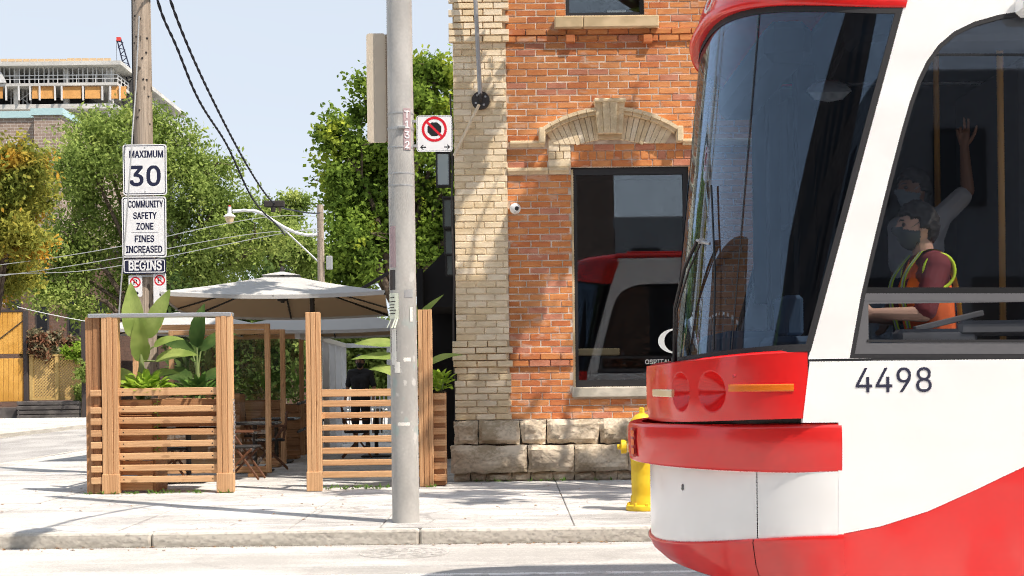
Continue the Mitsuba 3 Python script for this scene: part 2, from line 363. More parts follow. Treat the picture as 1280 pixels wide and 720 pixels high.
# dusty cover in the road
mc = thing('manhole_cover', 'dusty round utility cover set in the pale road near the kerb', 'manhole cover')
cx, cy = P(505, 688, 12.45)[0], 12.45
part(mc, 'rim', lathe([(.355, -.02), (.355, .004), (.385, .004), (.385, -.02)], 40, (cx, cy, 0)), 'm_road')
part(mc, 'lid', cat([lathe([(0, .003), (.35, .003), (.35, -.02)], 40, (cx, cy, 0))] +
     [box(cx + math.cos(k * .524) * r - .025, cx + math.cos(k * .524) * r + .025, cy + math.sin(k * .524) * r - .015, cy + math.sin(k * .524) * r + .015, 0, .007) for r in (.12, .21, .3) for k in range(12)]), 'm_road')
mat('m_soil', (.04, .03, .02), .95)
# ================================================================ brick building on the corner
YB = 19.2
def bxz(u, v): p = P(u, v, YB); return p[0], p[2]
def brick_mat(key, a, b, c=None):
    def fn(p, n, uv):
        t = fbm(p.x * 9, p.y * 9, p.z * 16, 3); g = fbm(p.x * 70, p.y * 70, p.z * 70, 2)
        base = mix(a, b, smoothstep(.3, .7, t * .7 + g * .3))
        lime = smoothstep(.63, .75, fbm(p.x * 5 + 7, p.y * 5, p.z * 9, 4)) * .35
        soot = smoothstep(.50, .72, fbm(p.x * .9 + 11, p.y, p.z * .55, 4)) * .30
        return mix(base, (.62, .50, .42), lime) * (1 - soot)
    mat(key, proc(fn), .88)
brick_mat('m_red0', (.53, .18, .058), (.62, .25, .085))
brick_mat('m_red1', (.47, .14, .05), (.57, .20, .07))
brick_mat('m_red2', (.56, .215, .075), (.64, .28, .11))
brick_mat('m_red3', (.47, .17, .095), (.56, .24, .15))
RED = ['m_red0', 'm_red0', 'm_red1', 'm_red2', 'm_red2', 'm_red3']
def yel_mat(key, a, b):
    def fn(p, n, uv):
        t = fbm(p.x * 7, p.y * 7, p.z * 14, 3); g = fbm(p.x * 60, p.y * 60, p.z * 60, 2)
        grime = smoothstep(.50, .72, fbm(p.x * 2.3 + 4, p.y * 2, p.z * 2.3, 5)) * .30
        return mix(mix(a, b, smoothstep(.3, .7, t * .6 + g * .4)), (.30, .235, .15), grime)
    mat(key, proc(fn), .88)
yel_mat('m_yel0', (.66, .54, .36), (.76, .64, .46))
yel_mat('m_yel1', (.60, .47, .29), (.71, .58, .39))
yel_mat('m_yel2', (.70, .58, .41), (.78, .68, .52))
YEL = ['m_yel0', 'm_yel0', 'm_yel1', 'm_yel2']
mat('m_mortar', speckle((.44, .34, .26), (.63, .53, .44), 9), .95)
mat('m_mortar_y', speckle((.44, .35, .23), (.60, .50, .36), 9), .95)
def stone_fn(p, n, uv):
    a = fbm(p.x * 3.2, p.y * 3.2, p.z * 3.2, 5); g = fbm(p.x * 34, p.y * 34, p.z * 34, 3)
    base = mix((.36, .285, .19), (.72, .62, .48), smoothstep(.28, .68, a * .65 + g * .35))
    soot = smoothstep(.56, .74, fbm(p.x * 1.7 + 20, p.y * 2, p.z * 2.6, 4)) * .5
    seam = smoothstep(.018, .004, dr.abs(fbm(p.x * 3.1 + 9, p.y * 3, p.z * 3.7, 3) - .5)) * .22
    return mix(mix(base, (.22, .185, .15), soot), (.13, .10, .075), seam)
mat('m_stone', proc(stone_fn), .93, bump=proc(lambda p, n, uv: fbm(p.x * 22, p.y * 22, p.z * 22, 4)), bscale=.03)
mat('m_sill', speckle((.44, .34, .20), (.62, .48, .30), 5), .85)
mat('m_sill_grey', speckle((.42, .39, .32), (.60, .55, .46), 6), .85)
mat('m_black', (.018, .018, .02), .45)
mat('m_dark', (.03, .03, .032), .8)
mat('m_steel', (.42, .42, .42), .45, metal=.7)
mat('m_iron', (.035, .03, .028), .6)
mat('m_white_plastic', (.80, .80, .78), .35)
scene['m_pane'] = {'type': 'thindielectric', 'int_ior': 1.85, 'ext_ior': 1.0, 'specular_reflectance': rgb((.82, .92, 1.0)), 'specular_transmittance': rgb((.42, .45, .46))}
scene['m_clear'] = {'type': 'thindielectric', 'int_ior': 1.45, 'ext_ior': 1.0, 'specular_transmittance': rgb((.93, .94, .93))}
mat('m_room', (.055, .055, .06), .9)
mat('m_letter', (.55, .58, .58), .5)
mat('m_paper', (.74, .73, .68), .8)

CH = .0866
ZTOP, XR = 10.2, 9.0
z_stone = bxz(600, 525)[1]; z_stone2 = bxz(600, 556)[1]
XP0, XP1 = PX(571, YB), PX(637, YB)            # pilaster
wx0, wz1 = bxz(713.5, 209); wx1 = PX(864, YB); wz0 = bxz(716, 484)[1]
ux0, uz0 = bxz(707, 19.5); ux1 = PX(811, YB); uz1 = uz0 + 1.75

bld = thing('brick_building', 'orange brick corner building with cream brick pilaster, arched hood and rough stone base', 'building')
# wall core with the openings
core = Polygon([(XP0, .05), (XR, .05), (XR, ZTOP), (XP0, ZTOP)]).difference(sbox(wx0, wz0, wx1, wz1)).difference(sbox(ux0, uz0, ux1, uz1))
core = core.difference(sbox(3.6, 1.0, 6.4, 4.25))
wall = part(bld, 'wall', prism(core, YB + .008, YB + .32), 'm_mortar')
pil = part(bld, 'pilaster', box(XP0 + .006, XP1 - .004, YB - .032, YB + .006, z_stone, ZTOP), 'm_mortar_y')
def sidebrick_fn(p, n, uv):
    z = p.z / CH; row = dr.floor(z); x = p.y / .27 + .5 * (row - 2 * dr.floor(row / 2))
    fz = z - row; fx = x - dr.floor(x)
    m = dr.maximum(smoothstep(.88, .93, fz), smoothstep(.955, .975, fx))
    r = cell_rand(dr.floor(x), row, 5)
    return mix(mix((.50, .38, .22), (.68, .55, .36), r), (.40, .33, .23), m)
mat('m_sidebrick', proc(sidebrick_fn), .9)
part(bld, 'side_wall', box(XP0 + .008, XP0 + .3, YB + .32, 33, .05, ZTOP), 'm_sidebrick')
part(bld, 'back_wall', box(XP0 + .3, XR, 32.7, 33, .05, ZTOP), 'm_sidebrick')
part(bld, 'end_wall', box(XR - .3, XR, YB + .322, 32.698, .05, ZTOP), 'm_sidebrick')
part(bld, 'roof', box(XP0 - .02, XR + .02, YB - .04, 33.02, ZTOP, ZTOP + .25, .02), 'm_sill_grey')

# bricks ---------------------------------------------------------------
def unit_brick(seed):
    r = np.random.default_rng(seed)
    c = 0.10
    o = np.array([[0, 0], [1, 0], [1, 1], [0, 1]], float)
    back = np.c_[o[:, 0], np.ones(4), o[:, 1]]
    edge = np.c_[o[:, 0], np.full(4, .25), o[:, 1]]
    ins = o * np.array([1 - .05, 1 - 2 * c * .75]) + np.array([.025, c * .75]) + r.uniform(-.012, .012, (4, 2)) * np.array([.5, 2.5])
    front = np.c_[ins[:, 0], r.uniform(-.02, .06, 4), ins[:, 1]]
    v = np.vstack([back, edge, front]); f = []
    for L in (0, 4):
        for k in range(4):
            a, b = L + k, L + (k + 1) % 4
            f += [[a, b + 4, b], [a, a + 4, b + 4]]
    f += [[8, 9, 10], [8, 10, 11]]
    return TM(v, f)
BR = [mikit.ply(unit_brick(s)) for s in range(5)]
BRm = [unit_brick(s) for s in range(5)]
def place(x0, x1, z0, z1, y0, dep=.05):
    return T().translate([x0, y0, z0]) @ T().scale([x1 - x0, dep, z1 - z0])
blocked = [sbox(wx0, wz0 - .15, wx1, wz1), sbox(ux0, uz0, ux1, uz1), sbox(3.6, 1.0, 6.4, 4.25)]
hx0, hz0 = bxz(676, 163); hx1 = PX(851, YB); hzt = bxz(765, 136)[1]
hcx = (hx0 + hx1) / 2; s_ = hzt - hz0; c_ = (hx1 - hx0) / 2
HR = (c_ * c_ + s_ * s_) / (2 * s_); hcz = hzt - HR          # circle of the hood's outer edge
zsp = bxz(700, 178)[1]
hood_zone = Point(hcx, hcz).buffer(HR, quad_segs=64).intersection(sbox(hx0, zsp - .04, hx1, hzt + .1))
inner_arc = Point(hcx, hcz).buffer(HR - .40, quad_segs=64)
blocked_arch = hood_zone.difference(inner_arc)
abut = sbox(bxz(685, 200)[0], bxz(700, 211)[1], wx0, zsp + .05)
blocked += [blocked_arch, abut, sbox(wx0, wz1, wx1 + .1, wz1 + .33)]
str1 = (bxz(650, 186)[1], bxz(650, 177)[1]); str2 = (bxz(670, 218)[1], bxz(670, 210)[1])
blocked += [sbox(XP1, str1[0] - .02, hx0 + .06, str1[1]), sbox(XP1, str2[0], wx0, str2[1])]
sill_u = (bxz(693, 38)[0], bxz(693, 37.5)[1], PX(828, YB), bxz(693, 23)[1])
blocked.append(sbox(*sill_u))
BLK = unary_union(blocked)
def courses(xa, xb, za, zb, bl, block=BLK, seed=1):
    r = np.random.default_rng(seed); out = []
    n = int(round((zb - za) / CH)); h = (zb - za) / n
    for k in range(n):
        z0, z1 = za + k * h + .005, za + (k + 1) * h - .005
        free = LineString([(xa, (z0 + z1) / 2), (xb, (z0 + z1) / 2)])
        if block is not None: free = free.difference(block)
        off = (k % 2) * bl / 2 + r.uniform(-.02, .02)
        for g in getattr(free, 'geoms', [free]):
            if g.is_empty: continue
            a, b = g.bounds[0], g.bounds[2]
            x = xa - bl + off
            while x < b:
                L = bl * r.uniform(.96, 1.04)
                u0, u1 = max(x + .005, a), min(x + L - .005, b)
                if u1 - u0 > .035: out.append((u0, u1, z0 + r.uniform(-.0025, .0025), z1 + r.uniform(-.0025, .0025), k))
                x += L
    return out
r_ = np.random.default_rng(5)
view_x = PX(905, YB); view_z = bxz(700, -12)[1]
proud = set()
zc = [bxz(660, v)[1] for v in (443, 452)] + [bxz(760, v)[1] for v in (41, 50)]
red = courses(XP1 + .004, 3.6, z_stone, ZTOP, .268)
stuff_red, n_b = [], 0
def is_proud(z0, z1): return any(z0 < z < z1 for z in zc)
vis = [b for b in red if b[0] < view_x and b[2] < view_z]
vis.sort(key=lambda b: -(min(b[1], view_x) - b[0]))
chosen = set(id(b) for b in vis[:300])
for b in red:
    y0 = YB - (.036 if is_proud(b[2], b[3]) else 0.0) + r_.uniform(-.004, .003)
    k = int(r_.integers(5)); m = RED[int(r_.integers(len(RED)))]
    if id(b) in chosen:
        part(wall, 'brick', BR[k], m, to_world=place(b[0], b[1], b[2], b[3], y0, .085 if is_proud(b[2], b[3]) else .05))
    else:
        q = BRm[k].copy(); q.apply_scale([b[1] - b[0], .06 if not is_proud(b[2], b[3]) else .085, b[3] - b[2]]); q.apply_translation([b[0], y0, b[2]]); stuff_red.append(q)
for b in courses(3.6, 6.4, 4.25, ZTOP, .268, None, 8) + courses(6.4, XR, z_stone, ZTOP, .268, None, 9):
    q = BRm[0].copy(); q.apply_scale([b[1] - b[0], .06, b[3] - b[2]]); q.apply_translation([b[0], YB, b[2]]); stuff_red.append(q)
part(wall, 'brickwork', cat(stuff_red), 'm_red0', kind='stuff')
# pilaster bricks; two bands stand proud
zb0, zb1 = bxz(600, 461)[1], bxz(600, 428)[1]; zcap = bxz(600, 51)[1]; zplinth = zb0
yel = courses(XP0, XP1, z_stone, ZTOP, .262, None, 3)
stuff_y = []
for b in yel:
    x0, x1, y0 = b[0], b[1], YB - .045
    band = zb0 < (b[2] + b[3]) / 2 < zb1 or (b[2] + b[3]) / 2 > zcap
    low = (b[2] + b[3]) / 2 < zb0
    grow = .05 if band else (.025 if low else 0)
    if x0 < XP0 + .01: x0 -= grow
    if x1 > XP1 - .012: x1 += grow * .9
    y0 -= (.045 if band else .015 if low else 0)
    y0 += r_.uniform(-.003, .003)
    dep = YB + .006 - y0
    k = int(r_.integers(5)); m = YEL[int(r_.integers(len(YEL)))]
    if b[2] < view_z: part(pil, 'brick', BR[k], m, to_world=place(x0, x1, b[2], b[3], y0, dep))
    else:
        q = BRm[k].copy(); q.apply_scale([x1 - x0, dep, b[3] - b[2]]); q.apply_translation([x0, y0, b[2]]); stuff_y.append(q)
part(pil, 'brickwork', cat(stuff_y), 'm_yel0', kind='stuff')

# arch hood, voussoirs, keystone ---------------------------------------
def arc_block(r0, r1, a0, a1, y0, y1, n=1, bev=0):
    aa = np.linspace(a0, a1, n + 1)
    o = [(hcx + r1 * math.sin(a), hcz + r1 * math.cos(a)) for a in aa] + [(hcx + r0 * math.sin(a), hcz + r0 * math.cos(a)) for a in aa[::-1]]
    return prism(Polygon(o), y0, y1)
A = math.asin(c_ / HR) ; kA = .185 / HR
for s in (-1, 1):
    n = 6
    for k in range(n):                                      # hood mould in lengths
        a0 = s * (kA + (A - kA) * k / n); a1 = s * (kA + (A - kA) * (k + 1) / n - .004)
        part(wall, 'hood_stone', cat([arc_block(HR - .045, HR, a0, a1, YB - .17, YB + .01, 3), arc_block(HR - .085, HR - .047, a0, a1, YB - .13, YB + .01, 3)]), 'm_yel1')
    nv = 9
    for k in range(nv):
        a0 = s * (kA + (A * .96 - kA) * k / nv + .0025); a1 = s * (kA + (A * .96 - kA) * (k + 1) / nv - .0025)
        zlow = HR - .40
        g = arc_block(zlow, HR - .088, a0, a1, YB - .045, YB + .02)
        if g.vertices[:, 2].min() < zsp - .06:
            pl = Polygon([(hcx + q * math.sin(a), hcz + q * math.cos(a)) for q, a in ((HR - .088, a0), (HR - .088, a1), (zlow, a1), (zlow, a0))]).intersection(sbox(-9, zsp - .03, 99, 99))
            if pl.is_empty or pl.area < 1e-3: continue
            g = prism(pl, YB - .045, YB + .02)
        part(wall, 'voussoir', g, YEL[int(r_.integers(4))])
    xe = hx0 if s < 0 else hx1
    part(wall, 'hood_stop', box(xe - .03, xe + .055, YB - .17, YB + .01, hz0 - .19, hz0 + .012, .012), 'm_yel1')
kz0, kz1 = bxz(765, 169)[1], bxz(765, 131)[1]
key = []
for j, (t0, t1) in enumerate(((-1, -.52), (-.5, -.02), (0, .5), (.52, 1))):
    w0, w1 = .155, .195
    pl = Polygon([(hcx + t0 * w0, kz0), (hcx + t1 * w0, kz0), (hcx + t1 * w1, kz1), (hcx + t0 * w1, kz1)])
    key.append(prism(pl, YB - (.20 if j in (1, 2) else .16), YB + .01))
key.append(box(hcx - .21, hcx + .21, YB - .22, YB + .01, kz1 + .001, kz1 + .05, .015))
part(wall, 'keystone', cat(key), 'm_yel1')
part(wall, 'keystone_foot', box(hcx - .15, hcx + .16, YB - .06, YB + .01, kz0 - .06, kz0 - .002, .006), 'm_sill')
# abutments below the hood (cream bricks) and header row over the window
ax0, ax1 = abut.bounds[0], abut.bounds[2]
for z0, z1, nn in ((zsp - .12, zsp + .04, 2), (zsp - .22, zsp - .125, 3), (str2[1] + .004, zsp - .225, 1)):
    for k in range(nn):
        w = (ax1 - ax0) / nn
        part(wall, 'abutment_brick', box(ax0 + k * w + .004, ax0 + (k + 1) * w - .004, YB - .03, YB + .01, z0, z1, .008), YEL[int(r_.integers(4))])
hz = wz1 + .004
x = wx0
while x < wx1 + .05:
    part(wall, 'lintel_brick', box(x + .005, x + .26, YB - .004, YB + .05, hz, hz + .082, .006), RED[int(r_.integers(6))]); x += .268
x = wx0
while x < wx1 + .05:
    part(wall, 'header_brick', box(x + .005, x + .108, YB - .006, YB + .05, hz + .092, hz + .20, .006), RED[int(r_.integers(6))]); x += .114
x = wx0 + .04
while x < wx1 + .02:
    part(wall, 'lintel_brick', box(x + .005, x + .26, YB - .004, YB + .05, hz + .21, hz + .292, .006), RED[int(r_.integers(6))]); x += .268
# string courses of cream moulding
def moulding(xa, xb, z0, z1, pr):
    h = z1 - z0
    prof = Polygon([(0, z0), (-pr * .45, z0), (-pr * .55, z0 + h * .25), (-pr, z0 + h * .5), (-pr, z0 + h * .85), (-pr * .8, z1), (0, z1)])
    m = trimesh.creation.extrude_polygon(prof, xb - xa, engine='earcut'); v = m.vertices
    return TM(np.stack([xa + v[:, 2], YB + .01 + v[:, 0], v[:, 1]], 1), m.faces[:, ::-1])
x = XP1 + .045
for xa, xb in ((x, x + .23), (x + .235, hx0 + .05)): part(wall, 'string_course', moulding(xa, xb, str1[0] + .02, str1[1], .10), 'm_yel1')
for k in range(3): part(wall, 'string_course', moulding(XP1 + .006 + k * .27, min(XP1 + .27 + k * .27, wx0 - .002), str2[0], str2[1], .075), 'm_yel1')
part(wall, 'string_course', moulding(hx1 + .06, 3.5, str1[0] + .02, str1[1], .10), 'm_yel1')
# upper sill and little brackets
for xa, xb in ((sill_u[0], sill_u[0] + .37), (sill_u[0] + .374, sill_u[2])):
    part(bld, 'sill', box(xa, xb, YB - .13, YB + .2, sill_u[1], sill_u[3], .012), 'm_sill', label='buff stone sill of the upper window')
for u in (712.5, 809):
    xx, zz = bxz(u, 49); part(wall, 'bracket', box(xx - .06, xx + .06, YB - .085, YB + .02, zz - .06, zz + .05, .01), 'm_red1')

# rock-faced foundation stones -------------------------------------------
def rockface(x0, x1, z0, z1, y0, y1, seed, amp=.05):
    nx, nz = max(5, int((x1 - x0) / .045)), max(5, int((z1 - z0) / .045))
    r = np.random.default_rng(seed)
    xx, zz = np.meshgrid(np.linspace(x0, x1, nx), np.linspace(z0, z1, nz), indexing='ij')
    ed = np.minimum(np.minimum(xx - x0, x1 - xx), np.minimum(zz - z0, z1 - zz))
    swell = np.sqrt(np.clip(1 - (1 - np.clip(ed / .10, 0, 1)) ** 2, 0, 1))
    p = np.stack([xx, zz * 0 + seed * 3.7, zz], -1)
    nse = meshkit.fbm(p * 5.5, 4, seed) - .45; fac = np.abs(meshkit.fbm(p * 3.1 + 9, 2, seed + 5) - .5)
    d = swell * (.045 + amp * (nse * 1.7 + fac * 1.6)) + np.where(ed > .01, (meshkit.noise(p * 31, seed) - .5) * .014, 0)
    wob = (meshkit.fbm(p * 8, 2, seed + 2) - .5) * .055
    xx = xx + wob * (ed < .01) * 1.0; zz = zz + wob * (ed < .01) * 1.0
    front = np.stack([xx, y0 - d, zz], -1)
    V = np.concatenate([np.stack([xx[:1], np.full_like(xx[:1], y1), zz[:1]], -1), front, np.stack([xx[-1:], np.full_like(xx[-1:], y1), zz[-1:]], -1)], 0)
    lo, hi = V[:, :1].copy(), V[:, -1:].copy(); lo[..., 1] = y1; hi[..., 1] = y1
    return grid_mesh(np.concatenate([lo, V, hi], 1))
sb = part(bld, 'foundation', box(XP0 - .01, XR, YB - .02, YB + .3, .0, z_stone - .004), 'm_joint')
def stones(row, z0, z1, y0, seed):
    for k, (ua, ub) in enumerate(zip(row[:-1], row[1:])):
        part(sb, 'stone', rockface(PX(ua, YB) + .006, PX(ub, YB) - .006, z0 + .008, z1 - .006, y0, YB + .1, seed + k, .085), 'm_stone', 25)
stones([567, 597, 650, 682, 748, 790, 850, 900, 960, 1030, 1090, 1150, 1220], z_stone2, z_stone, YB - .10, 11)
stones([562, 658, 716, 783, 843, 930, 1010, 1100, 1180, 1230], .245, z_stone2, YB - .17, 41)
stones([566, 587, 606, 638, 662, 690, 716, 742, 770, 800, 840, 880, 920], .11, .25, YB - .06, 71)

# windows --------------------------------------------------------------------
win = part(bld, 'window', prism(sbox(wx0, wz0, wx1, wz1).difference(sbox(wx0 + .075, wz0 + .09, wx1 - .07, wz1 - .095)), YB + .07, YB + .16), 'm_black')
part(win, 'pane', sheet(wx0 + .07, wx1 - .065, YB + .115, wz0 + .085, wz1 - .09), 'm_pane', label='dark shop window pane reflecting the street')
part(bld, 'sill', box(wx0 - .02, wx1 + .1, YB - .07, YB + .07, wz0 - .135, wz0 - .002, .01), 'm_sill_grey', label='weathered grey stone sill of the shop window')
part(win, 'jamb_trim', box(wx0 + .002, wx0 + .03, YB + .012, YB + .069, wz0, wz1 - .03), 'm_sill')
part(win, 'ledge', box(PX(721, YB), PX(777, YB), YB + .30, YB + .62, bxz(740, 444)[1], bxz(740, 435)[1], .01), 'm_sill')
part(win, 'lettering', text('OSPITAL', .058, (bxz(807, 455)[0], YB + .112, bxz(807, 455)[1]), sx=1.0), 'm_letter', label='small white capitals OSPITAL on the shop window')
gx, gz = bxz(846, 426)
outer = Point(0, 0).buffer(1, quad_segs=24); 
from shapely import affinity
G = affinity.translate(affinity.scale(outer, .235, .165), gx, gz).difference(affinity.translate(affinity.scale(outer, .165, .15), gx + .012, gz))
G = G.difference(sbox(gx + .06, gz - .02, gx + .4, gz + .09)).union(sbox(gx + .06, gz - .10, gx + .22, gz - .005).difference(sbox(gx - .1, gz - .3, gx + .14, gz - .02)))
part(win, 'emblem', prism(G, YB + .108, YB + .112), 'm_letter', label='large white letter G on the shop window')
# room behind
def rbox(*a): return box(*a)
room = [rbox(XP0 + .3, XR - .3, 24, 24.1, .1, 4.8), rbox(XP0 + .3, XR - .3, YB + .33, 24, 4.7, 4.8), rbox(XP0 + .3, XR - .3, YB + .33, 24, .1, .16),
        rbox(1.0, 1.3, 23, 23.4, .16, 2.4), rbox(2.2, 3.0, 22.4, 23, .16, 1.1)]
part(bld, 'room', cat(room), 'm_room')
uw = part(bld, 'upper_window', prism(sbox(ux0, uz0, ux1, uz1).difference(sbox(ux0 + .05, uz0 + .05, ux1 - .05, uz1 - .05)), YB + .06, YB + .15), 'm_black')
part(uw, 'pane', sheet(ux0 + .045, ux1 - .045, YB + .10, uz0 + .045, uz1 - .045), 'm_pane')
part(uw, 'paper_strip', box(ux0 + .55, ux0 + .80, YB + .103, YB + .105, uz0 + .06, uz0 + .085), 'm_paper')
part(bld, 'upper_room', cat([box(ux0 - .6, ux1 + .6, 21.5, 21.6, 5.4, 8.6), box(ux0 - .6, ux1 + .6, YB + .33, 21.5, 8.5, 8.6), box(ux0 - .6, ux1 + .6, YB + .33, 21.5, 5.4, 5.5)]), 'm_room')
w3 = part(bld, 'shop_window', prism(sbox(3.6, 1.0, 6.4, 4.25).difference(sbox(3.68, 1.08, 6.32, 4.17)), YB + .07, YB + .16), 'm_black')
part(w3, 'pane', sheet(3.67, 6.33, YB + .115, 1.07, 4.18), 'm_pane')

# anchor plate with its strut and rod, camera, cable -------------------------
ap = thing('wall_anchor', 'round black anchor plate with rods bolted to the cream brick pilaster', 'wall bracket')
ax, az = bxz(601, 127)
part(ap, 'plate', lathe([(0, -.03), (.112, -.03), (.118, -.022), (.118, .03), (0, .03)], 32, (ax, YB - .076, az), 'y'), 'm_iron', 30)
for a in (.6, 2.2, 3.7, 5.3):
    part(ap, 'bolt', lathe([(0, -.02), (.014, -.016), (.016, .0), (0, .0)], 8, (ax + .075 * math.cos(a), YB - .104, az + .075 * math.sin(a)), 'y'), 'm_steel', 30)
part(ap, 'eye', cat([tube([(ax, YB - .1, az - .03), (ax, YB - .19, az + .0), (ax, YB - .19, az + .06), (ax, YB - .1, az + .075)], .018, 8)]), 'm_iron', 40)
part(ap, 'strut', tube([(ax - .005, YB - .17, az + .06), (ax - .06, YB - .30, az + 1.6), (ax - .065, YB - .36, az + 2.8)], .030, 10), 'm_steel', 40)
mat('m_cream_rod', (.66, .55, .40), .5)
bx2, bz2 = bxz(568, 196)
part(ap, 'rod', tube([(ax - .02, YB - .12, az - .06), (bx2, YB - .085, bz2)], .021, 8), 'm_cream_rod', 40)
dc = thing('dome_camera', 'white ball security camera on the brick wall beside the shop window', 'security camera')
dx, dz_ = bxz(644, 262)
part(dc, 'base', lathe([(0, -.03), (.055, -.03), (.06, 0), (.06, .03)], 24, (dx - .01, YB - .035, dz_ + .02), 'y'), 'm_white_plastic', 30)
s = trimesh.creation.icosphere(3, .072); s.apply_translation([dx, YB - .11, dz_])
part(dc, 'ball', s, 'm_white_plastic', True)
part(dc, 'lens', lathe([(0, -.012), (.022, -.012), (.03, 0), (.03, .02)], 20, (dx + .018, YB - .172, dz_ - .005), 'y'), 'm_black', 30)
cb = [(XP0 - .03, YB - .02, z) for z in np.linspace(.75, 5.2, 10)]
solo('wall_cable', tube([(x + .012 * math.sin(i * 1.9), y, z) for i, (x, y, z) in enumerate(cb)], .014, 6), 'm_iron', 'thin dark cable running up the edge of the cream pilaster', 'cable', smooth=40)
# ================================================================ background: trees, fences, far buildings, opposite side
def tint_leaf(key, cols, s, tr=.55):
    a, b, c = cols
    def fn(p, n, uv):
        t = fbm(p.x * s, p.y * s, p.z * s, 3); r = cell_rand(dr.floor(p.x * 9), dr.floor(p.y * 9), dr.floor(p.z * 9))
        col = mix(a, b, smoothstep(.32, .62, t * .75 + r * .25))
        return mix(col, c, smoothstep(.58, .75, fbm(p.x * s * .6 + 30, p.y * s, p.z * s * .6, 2)))
    scene[key] = {'type': 'principledthin', 'base_color': proc(fn), 'roughness': .55, 'diff_trans': tr, 'spec_trans': 0.0}
tint_leaf('m_leaf_mid', ((.20, .28, .07), (.36, .46, .125), (.47, .54, .16)), 1.1, .75)
tint_leaf('m_leaf_bright', ((.13, .21, .04), (.25, .36, .06), (.46, .52, .07)), .9, .7)
tint_leaf('m_leaf_orange', ((.22, .27, .06), (.42, .40, .08), (.64, .38, .06)), 1.3, .7)
tint_leaf('m_leaf_dark', ((.06, .10, .03), (.11, .17, .05), (.15, .21, .06)), 1.2, .7)
tint_leaf('m_leaf_red', ((.20, .20, .12), (.28, .13, .08), (.34, .34, .22)), 2.5)
tint_leaf('m_leaf_lime', ((.20, .33, .04), (.30, .42, .06), (.36, .48, .08)), 2.5)
mat('m_bark', speckle((.07, .05, .038), (.16, .12, .09), 8), .95)
def leaf_cloud(blobs, n, per, L, w, seed, clump=.42, spread=.5):
    """Leaf faces on twigs, twigs in clumps, clumps through the volume of the blobs."""
    r = np.random.default_rng(seed); B = np.array(blobs, float)
    vol = B[:, 3] * B[:, 5] * np.sqrt(B[:, 4]); vol /= vol.sum()
    nc = max(20, n // 14)
    bi = r.choice(len(B), nc, p=vol); d = r.normal(size=(nc, 3)); d /= np.linalg.norm(d, axis=1, keepdims=True)
    q = r.random(nc) ** .42
    cc = B[bi, :3] + d * q[:, None] * B[bi, 3:6]; cr = B[bi, 3:6].min(1) * clump * r.uniform(.6, 1.25, nc)
    ti = r.integers(nc, size=n); td = r.normal(size=(n, 3)); td /= np.linalg.norm(td, axis=1, keepdims=True)
    tc = cc[ti] + td * (r.random(n) ** .5 * cr[ti])[:, None]
    out = (tc - B[bi[ti], :3]) / B[bi[ti], 3:6]
    ax = out * .7 + r.normal(size=(n, 3)) * .5 + [0, 0, .05]; ax /= np.linalg.norm(ax, axis=1, keepdims=True)
    N = n * per
    ax = np.repeat(ax, per, 0); s = np.tile(np.linspace(-1, 1, per), n) * spread
    lc = np.repeat(tc, per, 0) + ax * s[:, None] + r.normal(size=(N, 3)) * spread * .20; lc[:, 2] -= .25 * spread * s ** 2
    u = ax * .4 + r.normal(size=(N, 3)); u[:, 2] -= .3; u /= np.linalg.norm(u, axis=1, keepdims=True)
    nn = r.normal(size=(N, 3)) * .7 + [0, 0, .9]; v = np.cross(nn, u); v /= np.linalg.norm(v, axis=1, keepdims=True)
    sz = r.uniform(.65, 1.3, (N, 1)); a, b = u * L * sz / 2, v * w * sz / 2
    V = np.stack([lc - a, lc + b - a * .1, lc + a, lc - b - a * .1], 1).reshape(-1, 3)
    i = np.arange(N) * 4
    return TM(V, np.vstack([np.stack([i, i + 1, i + 2], 1), np.stack([i, i + 2, i + 3], 1)]))
def tree(label, trunk, blobs, n, per, L, w, m, seed, tr=.2, name='tree', clump=.42, spread=.5, limbs=True, group=None):
    k = thing(name, label, 'tree', group)
    r = np.random.default_rng(seed + 100); t0 = np.array([trunk[0], trunk[1], SZ - .1]); th = trunk[2]
    fork = t0 + [0, 0, th]
    tk = [tube([t0, t0 + [.05, 0, th * .5], fork], [tr * 1.25, tr, tr * .8], 10)]
    part(k, 'trunk', cat(tk), 'm_bark', 40)
    br = []
    for bx_, by_, bz_, rx, ry, rz in blobs:
        c = np.array([bx_, by_, bz_]); mid = (fork + c) / 2 + [0, 0, .12 * np.linalg.norm(c - fork)]
        br.append(tube([fork, mid, c], [tr * .55, tr * .36, tr * .14], 7))
        for _ in range(4):
            e = c + r.normal(size=3) * np.array([rx, ry, rz]) * .55
            br.append(tube([mid * .4 + c * .6, c * .5 + e * .5 + [0, 0, .1], e], [tr * .2, tr * .13, tr * .05], 5))
    part(k, 'limbs', cat(br), 'm_bark', 40)
    part(k, 'crown', leaf_cloud(blobs, n, per, L, w, seed, clump, spread), m, kind='stuff')
    return k
def blobs_px(lst, y, ry=1.0):
    out = []
    for i, (u, v, r) in enumerate(lst):
        p = P(u, v, y + (i % 3 - 1) * .8); q = r / F * y; out.append((p[0], p[1], p[2], q, q * ry, q * .9))
    return out
tree('wide feathery green tree behind the speed limit sign', (P(190, 400, 67)[0], 67, 3.2),
     blobs_px([(112, 205, 50), (205, 205, 58), (150, 285, 62), (265, 265, 54), (320, 312, 52), (235, 335, 52), (75, 290, 42), (120, 160, 28), (185, 150, 32), (255, 205, 28), (100, 345, 42), (165, 360, 45), (70, 355, 34), (115, 395, 26)], 66), 2700, 25, .23, .10, 'm_leaf_mid', 21, .30, clump=.25, spread=.95)
